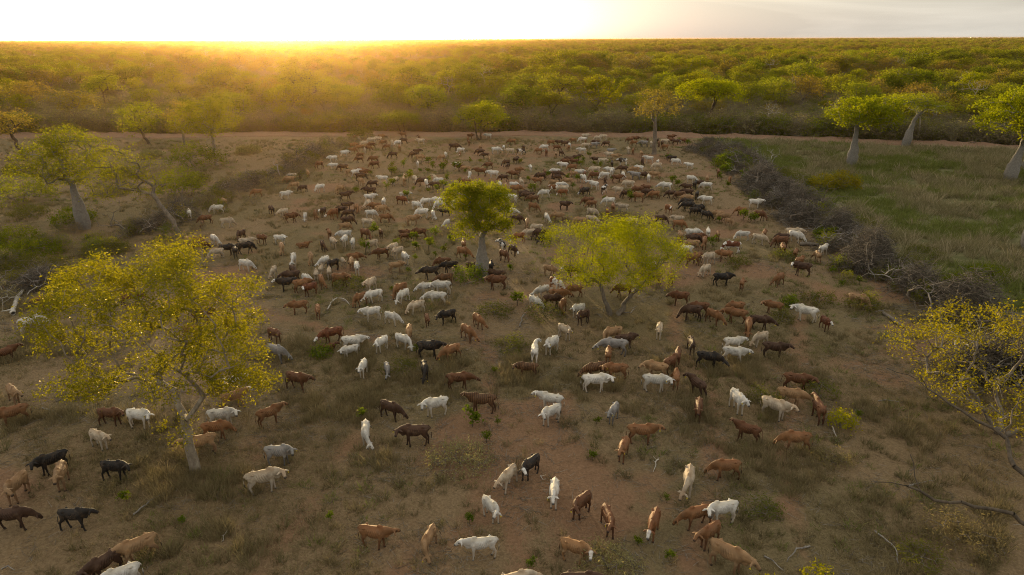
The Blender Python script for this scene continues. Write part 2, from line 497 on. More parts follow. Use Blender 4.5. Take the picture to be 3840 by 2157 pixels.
def grow_limbs(rng, fork, targets, fork_r, tip_r=0.012, seg=0.7, wob=0.12, arch=0.12, start=None):
    """branches that reach every target, each leaving from the nearest branch grown before it"""
    nodes = [np.array(fork, float)]; parent = [-1]
    if start is not None:
        for p in start: nodes.append(np.array(p, float)); parent.append(0)
    order = np.argsort(np.linalg.norm(targets - fork, axis=1))
    tips = []
    for k in order:
        tgt = targets[k]
        P = np.array(nodes)
        cost = np.linalg.norm(P - tgt, axis=1) + 0.30 * np.linalg.norm(P - fork, axis=1) + np.maximum(0, P[:, 2] - tgt[2] - 0.2) * 0.5
        j = int(np.argmin(cost))
        p = nodes[j]; L = np.linalg.norm(tgt - p)
        m = max(1, int(round(L / seg)))
        for i in range(1, m + 1):
            f = i / m
            q = p + (tgt - p) * f
            if i < m:
                q = q + rng.normal(size=3) * wob * min(L, 1.6) * 0.35
                q[2] += math.sin(f * math.pi) * arch * L
            nodes.append(q); parent.append(j); j = len(nodes) - 1
        tips.append(j)
    P = np.array(nodes); parent = np.array(parent)
    cnt = np.zeros(len(P))
    cnt[tips] += 1
    for i in range(len(P) - 1, 0, -1):
        cnt[parent[i]] += cnt[i]
    cnt = np.maximum(cnt, 1)
    ex = math.log(max(fork_r / tip_r, 1.01)) / math.log(max(cnt[0], 2))
    r = tip_r * cnt ** ex
    i = np.arange(1, len(P))
    r_start = np.minimum(r[parent[i]], r[i] * 1.35)
    return P[parent[i]], P[i], r_start, r[i]

def crown_targets(rng, center, rx, ry, rz, lobes, n, lobe_r=0.42, top=0.35, low=0.0):
    """points in uneven lobes round an ellipsoid"""
    lc = []
    turn = rng.uniform(0, 6.28)
    for k in range(lobes):
        # lobes spread evenly round the crown, reaching further down the lower its skirt hangs
        zf = 0.92 - (k + rng.uniform(0.1, 0.9)) / lobes * (1.15 + 0.55 * low)
        a = turn + k * 2.39996 + rng.uniform(-0.35, 0.35)
        rr = rng.uniform(0.50, 0.82)
        cz_ = math.sqrt(max(0.0, 1 - zf * zf))
        lc.append((math.cos(a) * rr * cz_, math.sin(a) * rr * cz_, zf * rr, lobe_r * rng.uniform(0.72, 1.3)))
    lc.append((rng.uniform(-.15, .15), rng.uniform(-.15, .15), 0.55, lobe_r))
    lc = np.array(lc)
    w = lc[:, 3] ** 2; k = rng.choice(len(lc), n, p=w / w.sum())
    d = rng.normal(size=(n, 3)); d[:, 2] = np.where(rng.uniform(0, 1, n) < low * 0.5, d[:, 2], np.abs(d[:, 2]) - 0.35)
    d /= np.linalg.norm(d, axis=1, keepdims=True)
    rad = rng.uniform(0.45, 1.0, n) ** 0.5
    p = lc[k, :3] + d * (lc[k, 3] * rad)[:, None] * np.array([1, 1, 0.8])
    return np.array(center) + p * np.array([rx, ry, rz])

def clump_leaves(rng, targets, per, sig, size, flat=0.6):
    n = len(targets)
    m = np.maximum(2, rng.poisson(per, n))
    k = np.repeat(np.arange(n), m)
    s = sig * rng.uniform(0.7, 1.3, n)
    off = rng.normal(size=(len(k), 3)) * s[k][:, None] * np.array([1, 1, flat])
    c = targets[k] + off
    sz = size * rng.uniform(0.6, 1.35, len(k))
    tint = np.clip(rng.uniform(0, 1, n)[k] * 0.6 + rng.uniform(0, 0.55, len(k)), 0, 1)
    return c, sz, tint

def leaves_mesh(name, rng, c, sz, tint, mat, elong=0.55, flat=0.35):
    v, q = leaf_cards(c, sz, rng, elong, flat)
    return mesh_np(name, v, q, attrs={"tint": ('FLOAT', np.repeat(tint, 4))}, mats=[mat])

def join_np(parts):
    vs, qs, o = [], [], 0
    for v, q in parts:
        vs.append(v); qs.append(q + o); o += len(v)
    return np.concatenate(vs), np.concatenate(qs)

def tree_meshes(name, seed, H, R, z0, fork, trunk_r, lobes=7, clumps=90, per=45, sig=0.45, leaf=0.16, mat='leaf_olive', bark='bark_grey',
                lean=(0, 0), bottle=False, Ry=None, elong=0.55, off=(0, 0), tip_r=0.012, sides=5, lobe_r=0.42, stems=1, wob=0.12, seg=0.7, flat=0.6,
                extra=None, low=0.0):
    """trunk mesh (with limbs) and crown mesh for one tree"""
    rng = rng_of(seed)
    Ry = Ry or R
    cz, rz = (z0 + H) / 2 , (H - z0) / 2
    ctr = np.array([lean[0] + off[0], lean[1] + off[1], cz])
    tg = crown_targets(rng, ctr, R, Ry, rz, lobes, clumps, lobe_r, low=low)
    tg[:, 2] = np.clip(tg[:, 2], z0 * 0.75, H)
    if extra is not None: tg = np.concatenate((tg, np.array(extra, float)))
    parts = []
    fk = np.array([lean[0], lean[1], fork])
    if stems == 1:
        zz = np.linspace(0, 1, 14 if bottle else 9)
        pts = np.stack((lean[0] * zz ** 1.3, lean[1] * zz ** 1.3, -0.25 + (fork + 0.25) * zz), -1)
        pts[1:-1, :2] += rng.normal(size=(len(zz) - 2, 2)) * trunk_r * (0.05 if bottle else 0.25)
        if bottle:
            prof = np.interp(zz, [0, 0.05, 0.14, 0.26, 0.40, 0.55, 0.72, 0.88, 1.0], [0.74, 0.78, 0.93, 1.0, 0.96, 0.80, 0.58, 0.44, 0.38])
            rad = trunk_r * prof; fr = trunk_r * 0.42
        else:
            rad = trunk_r * np.interp(zz, [0, 0.1, 0.3, 1], [1.45, 1.12, 1.0, 0.8]); fr = trunk_r * 0.78
        parts.append(loft_trunk(pts, rad, 20 if bottle else 10))
        p0, p1, r0, r1 = grow_limbs(rng, fk, tg, fr, tip_r, seg, wob)
        parts.append(tubes(p0, p1, r0, r1, sides))
    else:
        ang0 = rng.uniform(0, 6.28)
        for s in range(stems):
            a = ang0 + 2 * math.pi * s / stems
            b = np.array([math.cos(a), math.sin(a), 0]) * trunk_r * 0.9
            f2 = np.array([math.cos(a) * R * 0.16, math.sin(a) * R * 0.16, fork]) + np.array([lean[0], lean[1], 0]) + rng.normal(size=3) * 0.1
            zz = np.linspace(0, 1, 7)[:, None]
            pts = b + (f2 - b) * zz + rng.normal(size=(7, 3)) * trunk_r * 0.25 * np.sin(zz * math.pi)
            pts[0, 2] = -0.2
            parts.append(loft_trunk(pts, trunk_r * np.linspace(0.75, 0.5, 7), 8))
            rel = tg - f2
            mine = ((np.arctan2(rel[:, 1], rel[:, 0]) - a + math.pi) % (2 * math.pi) - math.pi)
            sel = np.abs(mine) <= math.pi / stems + 0.05
            if sel.sum() < 3: continue
            p0, p1, r0, r1 = grow_limbs(rng, f2, tg[sel], trunk_r * 0.48, tip_r, seg, wob)
            parts.append(tubes(p0, p1, r0, r1, sides))
    v, q = join_np(parts)
    tm = mesh_np(name + "_trunk", v, q, mats=[M[bark]], smooth=True)
    c, sz, tint = clump_leaves(rng, tg, per, sig, leaf, flat)
    cm = leaves_mesh(name + "_crown", rng, c, sz, tint, M[mat], elong)
    return tm, cm

def place_tree(kind, meshes, loc, label, cat='tree', group=None, rotz=0.0, scale=1.0):
    root = obj(kind, None, None, (loc[0], loc[1], float(gz(loc[0], loc[1]))), rotz, scale)
    root.empty_display_size = 0.3
    obj("trunk", meshes[0], root)
    obj("crown", meshes[1], root)
    tag(root, label, cat, group)
    return root

# ------------------------------------------------------------------ the cattle
def cow_mesh(name, neck_pitch=15, neck_yaw=0, head_pitch=-40, head_yaw=0, legs=(0, 0, 0, 0), tail=0.0, lying=False, thin=1.0, seed=0):
    """one animal as a single closed skin, forward +X; returns the mesh and the place of an ear"""
    R = math.radians
    bm = bmesh.new()
    drop = 0.50 if lying else 0.0
    def ring_loft(cs, ry, rz, side=None, seg=12):
        rings = []
        for i, c in enumerate(cs):
            c = Vector(c)
            a = Vector(cs[max(i - 1, 0)]); b = Vector(cs[min(i + 1, len(cs) - 1)])
            tg = (b - a).normalized()
            if side is not None: s = Vector(side)
            else:
                h = Vector((tg.x, tg.y, 0))
                s = Vector((-tg.y, tg.x, 0)).normalized() if h.length > 0.25 else Vector((0, 1, 0))
            s = (s - tg * s.dot(tg)).normalized()
            u = tg.cross(s)
            rings.append([bm.verts.new(c + s * (ry[i] * math.cos(6.28318 * k / seg)) + u * (rz[i] * math.sin(6.28318 * k / seg))) for k in range(seg)])
        for r0, r1 in zip(rings[:-1], rings[1:]):
            for k in range(seg):
                bm.faces.new((r0[k], r0[(k + 1) % seg], r1[(k + 1) % seg], r1[k]))
        bm.faces.new(rings[0][::-1]); bm.faces.new(rings[-1])
    zt = -drop
    # trunk of the body: rump, hips, belly, ribs, shoulder, brisket
    w = thin
    ring_loft([(-0.80, 0, 1.10 + zt), (-0.74, 0, 1.06 + zt), (-0.60, 0, 1.02 + zt), (-0.42, 0, 1.00 + zt), (-0.27, 0, 0.965 + zt), (-0.08, 0, 0.925 + zt), (0.18, 0, 0.935 + zt),
               (0.40, 0, 0.965 + zt), (0.55, 0, 0.98 + zt), (0.66, 0, 0.99 + zt)],
              [0.05, 0.14, 0.20, 0.225 * w, 0.225 * w, 0.275 * w, 0.26 * w, 0.215, 0.165, 0.08],
              [0.05, 0.15, 0.22, 0.25, 0.275, 0.335, 0.335, 0.32, 0.27, 0.14], (0, 1, 0), 16)
    # spine, hip bones, pin bones, hump
    ring_loft([(-0.78, 0, 1.17 + zt), (-0.45, 0, 1.235 + zt), (0.0, 0, 1.215 + zt), (0.40, 0, 1.27 + zt)], [0.03] * 4, [0.04] * 4, (0, 1, 0), 8)
    for s in (-1, 1):
        ring_loft([(-0.50, s * 0.14, 1.16 + zt), (-0.43, s * 0.205, 1.195 + zt), (-0.34, s * 0.15, 1.15 + zt)], [0.03, 0.06, 0.03], [0.03, 0.055, 0.03], (0, 1, 0), 8)
        ring_loft([(0.30, s * 0.15, 1.12 + zt), (0.42, s * 0.17, 0.98 + zt), (0.46, s * 0.15, 0.82 + zt)], [0.08, 0.09, 0.08], [0.05, 0.07, 0.06], (1, 0, 0), 8)
    ring_loft([(0.22, 0, 1.22 + zt), (0.34, 0, 1.31 + zt), (0.44, 0, 1.31 + zt), (0.54, 0, 1.20 + zt)], [0.05, 0.075, 0.075, 0.06], [0.06, 0.09, 0.09, 0.07], (0, 1, 0), 10)
    # neck
    n0 = Vector((0.48, 0, 1.10 + zt))
    ny, npch = R(neck_yaw), R(neck_pitch)
    L = 0.54 if neck_pitch > -25 else 0.80
    nd = Vector((math.cos(npch) * math.cos(ny), math.cos(npch) * math.sin(ny), math.sin(npch)))
    n1 = n0 + Vector((0.30, 0, 0.0)) * 0.6 + (nd * (L * 0.35))
    n2 = n0 + Vector((0.20, 0, 0.0)) * 0.6 + (nd * (L * 0.9))
    poll = n2
    ring_loft([n0 - Vector((0.08, 0, 0.05)), n0 + (n1 - n0) * 0.5, n1, n1.lerp(n2, 0.55), n2], [0.155, 0.14, 0.112, 0.095, 0.088], [0.28, 0.25, 0.20, 0.155, 0.12], None, 12)
    # dewlap
    b0 = Vector((0.52, 0, 0.80 + zt)); under = Vector((0, 0, -0.15 if neck_pitch > -25 else -0.12))
    ring_loft([b0, b0.lerp(n1, 0.5) + Vector((0.07, 0, -0.17)), n1 + under * 1.4, n2 + under * 0.7], [0.03, 0.03, 0.028, 0.02], [0.12, 0.11, 0.08, 0.04], None, 8)
    # head
    hy, hp = R(neck_yaw + head_yaw), R(head_pitch)
    hd = Vector((math.cos(hp) * math.cos(hy), math.cos(hp) * math.sin(hy), math.sin(hp)))
    hs = Vector((-math.sin(hy), math.cos(hy), 0))
    hu = hd.cross(hs)
    h0 = poll - hd * 0.05 + Vector((0, 0, 0.02))
    muz = h0 + hd * 0.455
    ring_loft([h0 - hd * 0.03, h0 + hd * 0.06, h0 + hd * 0.18, h0 + hd * 0.30, h0 + hd * 0.40, muz], [0.07, 0.105, 0.108, 0.080, 0.078, 0.062],
              [0.06, 0.105, 0.122, 0.096, 0.080, 0.058], hs, 12)
    ears = []
    for s in (-1, 1):
        e0 = h0 + hd * 0.03 + hs * s * 0.07
        e1 = e0 + hs * s * 0.13 - Vector((0, 0, 0.055)) - hd * 0.01
        e2 = e0 + hs * s * 0.25 - Vector((0, 0, 0.13))
        ring_loft([e0, e1, e2], [0.038, 0.070, 0.026], [0.022, 0.020, 0.015], hd, 8)
        ears.append(e1 * 0.45 + e2 * 0.55)
        # short horn buds
        ring_loft([h0 + hs * s * 0.05 - hu * 0.0 + hd * -0.02, h0 + hs * s * 0.10 - hd * 0.07 + Vector((0, 0, 0.05))], [0.026, 0.012], [0.026, 0.012], None, 6)
    # legs
    segs = []
    def leg(cs, ra, rb):
        ring_loft(cs, ra, rb, (0, 1, 0), 10); segs.append([Vector(c) for c in cs])
    if not lying:
        for i, s in enumerate((-1, 1)):
            a = math.tan(R(legs[i]))
            f = lambda z, dx=0: (0.43 + dx - a * (0.85 - z), s * 0.125, z)
            leg([f(0.95), f(0.74), f(0.56), f(0.41), f(0.36), f(0.20), f(0.10), f(0.07), f(-0.012, 0.035)], [0.085, 0.08, 0.062, 0.056, 0.054, 0.043, 0.048, 0.052, 0.058],
                [0.12, 0.105, 0.075, 0.058, 0.057, 0.044, 0.048, 0.055, 0.066])
            a2 = math.tan(R(legs[2 + i]))
            g = lambda x, z: (x - a2 * (0.9 - z), s * 0.135, z)
            leg([g(-0.50, 1.06), g(-0.50, 0.88), g(-0.49, 0.72), g(-0.60, 0.54), g(-0.665, 0.45), g(-0.645, 0.25), g(-0.62, 0.10), g(-0.605, 0.07), g(-0.565, -0.012)],
                [0.10, 0.115, 0.092, 0.060, 0.052, 0.043, 0.047, 0.051, 0.057], [0.20, 0.195, 0.15, 0.085, 0.066, 0.048, 0.05, 0.055, 0.066])
    else:
        for s in (-1, 1):
            leg([(0.40, s * 0.14, 0.36), (0.52, s * 0.20, 0.14), (0.72, s * 0.20, 0.08), (0.50, s * 0.19, 0.05), (0.36, s * 0.19, 0.05)], [0.10, 0.09, 0.06, 0.05, 0.05], [0.10, 0.09, 0.06, 0.05, 0.05])
            leg([(-0.45, s * 0.18, 0.38), (-0.30, s * 0.26, 0.20), (-0.18, s * 0.30, 0.10), (-0.45, s * 0.32, 0.07), (-0.25, s * 0.36, 0.05)], [0.16, 0.14, 0.08, 0.06, 0.05], [0.16, 0.14, 0.08, 0.06, 0.05])
    # tail
    if lying: tl = [(-0.79, 0, 0.62), (-0.88, 0.05, 0.40), (-0.86, 0.16, 0.12), (-0.75, 0.30, 0.05)]
    else: tl = [(-0.79, 0, 1.13), (-0.875, 0.03 * tail, 1.0), (-0.885 - 0.05 * abs(tail), 0.12 * tail, 0.74), (-0.87 - 0.12 * abs(tail), 0.30 * tail, 0.52), (-0.85 - 0.15 * abs(tail), 0.38 * tail, 0.34)]
    ring_loft(tl, [0.035, 0.026, 0.022, 0.030, 0.016][:len(tl)], [0.035, 0.026, 0.022, 0.032, 0.016][:len(tl)], None, 8)
    bm.normal_update()
    raw = bpy.data.meshes.new(name + "_raw"); bm.to_mesh(raw); bm.free()
    tmp = bpy.data.objects.new(name + "_tmp", raw); COL.objects.link(tmp)
    m = tmp.modifiers.new("r", 'REMESH'); m.mode = 'VOXEL'; m.voxel_size = 0.021; m.adaptivity = 0.0
    m = tmp.modifiers.new("s", 'SMOOTH'); m.factor = 0.5; m.iterations = 3
    m = tmp.modifiers.new("d", 'DECIMATE'); m.ratio = 0.28
    dg = bpy.context.evaluated_depsgraph_get()
    me = bpy.data.meshes.new_from_object(tmp.evaluated_get(dg)); me.name = name
    m.ratio = 0.05
    dg.update()
    far = bpy.data.meshes.new_from_object(tmp.evaluated_get(bpy.context.evaluated_depsgraph_get())); far.name = name + "_far"
    bpy.data.objects.remove(tmp); bpy.data.meshes.remove(raw)
    for mm in (me, far):
        mm.attributes.get("zone")
        V = np.empty(len(mm.vertices) * 3, np.float32); mm.vertices.foreach_get("co", V); V = V.reshape(-1, 3)
        def segd(a, b):
            a = np.array(a); b = np.array(b); d = b - a
            tt = np.clip(((V - a) @ d) / (d @ d), 0, 1)
            return np.linalg.norm(V - a - tt[:, None] * d, axis=1), tt
        dh, th = segd(h0 + hd * 0.10, muz)
        face = np.clip((0.135 - dh) / 0.03, 0, 1)
        for e in ears:
            face *= np.clip((np.linalg.norm(V - np.array(e), axis=1) - 0.10) / 0.03, 0, 1)
        headm = np.clip((0.15 - segd(h0, muz)[0]) / 0.03, 0, 1)
        points = np.zeros(len(V)); hoof = np.zeros(len(V))
        for sg in segs:
            for a, b in zip(sg[2:-1], sg[3:]):
                points = np.maximum(points, np.clip((0.11 - segd(a, b)[0]) / 0.04, 0, 1))
            hoof = np.maximum(hoof, np.clip((0.125 - np.linalg.norm(V - np.array(sg[-1]), axis=1)) / 0.04, 0, 1))
        muzzle = np.clip((0.125 - np.linalg.norm(V - np.array(muz), axis=1)) / 0.035, 0, 1)
        sw = np.clip((0.12 - segd(tl[-2], tl[-1])[0]) / 0.05, 0, 1)
        eye = np.zeros(len(V))
        for s in (-1, 1):
            e = h0 + hd * 0.17 + hs * s * 0.095 - hu * -0.02
            eye = np.maximum(eye, np.clip((0.055 - np.linalg.norm(V - np.array(e), axis=1)) / 0.02, 0, 1))
        darkz = np.maximum.reduce([hoof, muzzle, sw, eye])
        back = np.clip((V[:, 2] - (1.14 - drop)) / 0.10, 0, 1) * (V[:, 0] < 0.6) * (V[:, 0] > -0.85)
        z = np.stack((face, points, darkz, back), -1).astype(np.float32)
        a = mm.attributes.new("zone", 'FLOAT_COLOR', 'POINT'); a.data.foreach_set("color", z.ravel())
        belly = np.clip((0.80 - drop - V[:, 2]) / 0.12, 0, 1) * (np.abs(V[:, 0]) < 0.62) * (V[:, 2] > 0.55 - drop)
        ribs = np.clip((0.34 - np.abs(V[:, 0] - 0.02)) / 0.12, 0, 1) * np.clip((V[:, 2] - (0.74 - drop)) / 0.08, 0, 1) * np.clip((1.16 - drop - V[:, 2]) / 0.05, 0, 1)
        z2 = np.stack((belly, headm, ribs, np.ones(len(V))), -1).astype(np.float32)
        a = mm.attributes.new("zone_b", 'FLOAT_COLOR', 'POINT'); a.data.foreach_set("color", z2.ravel())
        mm.polygons.foreach_set("use_smooth", np.ones(len(mm.polygons), bool))
    return me, far, Vector(ears[0]), Vector(ears[1]), hs

def coat(name, base, face=None, points=None, dark=(0.025, 0.02, 0.018), back=None, belly=None, head=None, patch=None, brindle=False, var=0.12):
    t = NT("coat_" + name)
    z = t.n.new("ShaderNodeSeparateColor"); at = t.add("ShaderNodeAttribute"); at.attribute_name = "zone"; t.link(at.outputs["Color"], z.inputs[0])
    z2 = t.n.new("ShaderNodeSeparateColor"); t.link(t.attr("zone_b", "Color"), z2.inputs[0])
    co = t.coord("Object")
    oi = t.n.new("ShaderNodeObjectInfo").outputs["Random"]
    off = t.add("ShaderNodeVectorMath"); off.operation = 'ADD'
    t.link(co, off.inputs[0])
    cmb = t.add("ShaderNodeCombineXYZ"); t.link(t.math('MULTIPLY', oi, 37.0), cmb.inputs[0]); t.link(t.math('MULTIPLY', oi, 11.0), cmb.inputs[1])
    t.link(cmb.outputs[0], off.inputs[1]); v = off.outputs[0]
    n = t.noise(2.2, 4, 0.6, v)
    nf = t.noise(16, 4, 0.6, v)
    d = tuple(x * 0.62 for x in base); l = tuple(min(0.85, x * 1.22) for x in base)
    c = t.mix(t.rng(n, 0.3, 0.7), d, l)
    st = t.rng(t.noise(3.6, 5, 0.65, v), 0.50, 0.70)
    c = t.mix(t.math('MULTIPLY', st, 0.35), c, (0.20, 0.135, 0.085))
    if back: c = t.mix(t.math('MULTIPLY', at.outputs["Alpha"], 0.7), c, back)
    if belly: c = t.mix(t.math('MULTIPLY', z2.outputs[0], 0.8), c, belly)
    if brindle:
        wv = t.add("ShaderNodeTexWave", Scale=2.6, Distortion=5.0, Detail=3.0); t.link(v, wv.inputs["Vector"])
        c = t.mix(t.rng(wv.outputs["Fac"], 0.35, 0.75, 0, 0.8), c, tuple(x * 0.3 for x in base))
    if head: c = t.mix(z2.outputs[1], c, head)
    if points: c = t.mix(z.outputs[1], c, points)
    if patch:
        pn = t.noise(1.7, 3, 0.5, v)
        c = t.mix(t.rng(pn, 0.50, 0.53), c, patch)
    if face: c = t.mix(z.outputs[0], c, face)
    c = t.mix(t.math('MULTIPLY', z.outputs[2], 0.85), c, dark)
    hv = t.add("ShaderNodeHueSaturation"); t.link(c, hv.inputs["Color"])
    t.link(t.rng(t.math('FRACT', t.math('MULTIPLY', oi, 5.7)), 0, 1, 1 - var, 1 + var), hv.inputs["Value"])
    mp = t.add("ShaderNodeMapping"); mp.inputs["Rotation"].default_value = (0, 0.35, 0); t.link(co, mp.inputs["Vector"])
    wv = t.add("ShaderNodeTexWave", Scale=2.9, Distortion=0.6); t.link(mp.outputs[0], wv.inputs["Vector"])
    hgt = t.math('ADD', t.math('MULTIPLY', t.math('MULTIPLY', wv.outputs["Fac"], z2.outputs[2]), 1.0), t.math('MULTIPLY', nf, 0.35))
    t.principled(hv.outputs[0], 0.62, t.bump(hgt, 0.8, 0.035), 0.25)
    return t.m

WH = (0.66, 0.63, 0.59)
COATS = {
 'w': coat('white', (0.60, 0.57, 0.525), points=(0.46, 0.40, 0.33), back=(0.60, 0.53, 0.42), belly=(0.48, 0.44, 0.39)),
 'c': coat('cream', (0.50, 0.41, 0.305), points=(0.40, 0.34, 0.275), back=(0.37, 0.255, 0.155), belly=(0.49, 0.43, 0.355), head=(0.42, 0.31, 0.21)),
 't': coat('tan', (0.32, 0.195, 0.10), points=(0.23, 0.135, 0.075), back=(0.26, 0.14, 0.064), belly=(0.38, 0.27, 0.165)),
 'tF': coat('tan_white_face', (0.285, 0.155, 0.070), face=WH, back=(0.30, 0.15, 0.06), belly=(0.44, 0.30, 0.18)),
 'o': coat('ginger', (0.225, 0.108, 0.046), points=(0.135, 0.062, 0.029), back=(0.20, 0.078, 0.028), belly=(0.26, 0.145, 0.078)),
 'oF': coat('ginger_white_face', (0.205, 0.080, 0.030), face=WH, points=(0.22, 0.10, 0.045)),
 'oP': coat('ginger_patched', (0.21, 0.084, 0.030), patch=WH),
 'r': coat('red_brown', (0.132, 0.057, 0.026), points=(0.085, 0.038, 0.020), back=(0.155, 0.062, 0.026)),
 'rF': coat('red_white_face', (0.14, 0.046, 0.020), face=WH, points=(0.10, 0.042, 0.02)),
 'rP': coat('red_patched', (0.13, 0.042, 0.019), face=WH, belly=WH, patch=WH),
 'd': coat('dark_brown', (0.066, 0.034, 0.021), points=(0.045, 0.025, 0.017), back=(0.080, 0.041, 0.024)),
 'dF': coat('dark_white_face', (0.062, 0.032, 0.020), face=WH, points=(0.045, 0.025, 0.017)),
 'dP': coat('dark_patched', (0.050, 0.032, 0.024), patch=(0.6, 0.57, 0.53)),
 'k': coat('black', (0.024, 0.020, 0.018), points=(0.020, 0.017, 0.016), var=0.2),
 'kF': coat('black_white_face', (0.024, 0.019, 0.017), face=WH),
 'kP': coat('black_patched', (0.022, 0.019, 0.018), patch=WH, face=(0.5, 0.48, 0.45)),
 'g': coat('grey', (0.24, 0.225, 0.215), points=(0.14, 0.13, 0.125), back=(0.30, 0.28, 0.265), belly=(0.34, 0.32, 0.30), head=(0.22, 0.21, 0.20)),
 'b': coat('brindle', (0.155, 0.078, 0.037), points=(0.085, 0.045, 0.026), brindle=True),
}
COAT_KEYS = list(COATS)
POSES = {
 'u0': cow_mesh('cow_up', 13, 0, -34, 0, (2, -3, -3, 3), 0.1),
 'u1': cow_mesh('cow_up_walk', 6, 10, -36, 10, (-12, 13, 12, -11), -0.25, thin=0.94),
 'l0': cow_mesh('cow_level', -6, 0, -38, 0, (3, -3, 2, -4), 0.0),
 'l1': cow_mesh('cow_level_walk', -14, -10, -42, -8, (14, -12, -13, 11), 0.5, thin=0.92),
 'l2': cow_mesh('cow_level_step', -2, 14, -36, 10, (-8, 6, -6, 9), -0.15, thin=1.05),
 'g0': cow_mesh('cow_graze', -50, 0, -62, 0, (6, -8, -4, 5), 0.1),
 'g1': cow_mesh('cow_graze_left', -46, 24, -58, 14, (-10, 12, 8, -9), -0.35, thin=0.93),
 'g2': cow_mesh('cow_graze_right', -44, -22, -60, -12, (11, -9, -8, 10), 0.3, thin=1.05),
 'u2': cow_mesh('cow_up_turn', 10, -22, -30, -18, (5, -9, 9, -4), 0.7, thin=0.9),
 'l3': cow_mesh('cow_low_head', -28, 8, -40, 6, (-6, 10, -10, 4), -0.6, thin=0.9),
 'l4': cow_mesh('cow_step_turn', -10, 26, -30, 22, (10, -4, -12, 7), 0.2, thin=1.0),
 'g3': cow_mesh('cow_graze_far', -54, 38, -50, 20, (12, -12, -10, 8), 0.9, thin=0.88),
 'g4': cow_mesh('cow_browse', -30, -14, -30, -20, (-4, 9, 10, -8), -0.2, thin=0.97),
 't0': cow_mesh('cow_look', 12, 0, -34, 4, (3, -5, 4, -3), 0.05),
 'tl': cow_mesh('cow_look_left', 10, 36, -32, 34, (-5, 7, 6, -6), -0.1, thin=0.95),
 'tr': cow_mesh('cow_look_right', 10, -36, -32, -34, (7, -5, -6, 6), 0.15, thin=0.97),
 'y0': cow_mesh('cow_lying', 28, 12, -30, 10, lying=True),
}
for p in POSES.values():
    p[0].materials.append(COATS['w'])
EAR_TAG = bpy.data.meshes.new("ear_tag")
_b = bmesh.new(); bmesh.ops.create_cube(_b, size=1.0)
for v in _b.verts: v.co = Vector((v.co.x * 0.022, v.co.y * (0.085 if v.co.z < 0 else 0.045), v.co.z * 0.095 - 0.03))
_b.to_mesh(EAR_TAG); _b.free(); EAR_TAG.materials.append(M['tag'])

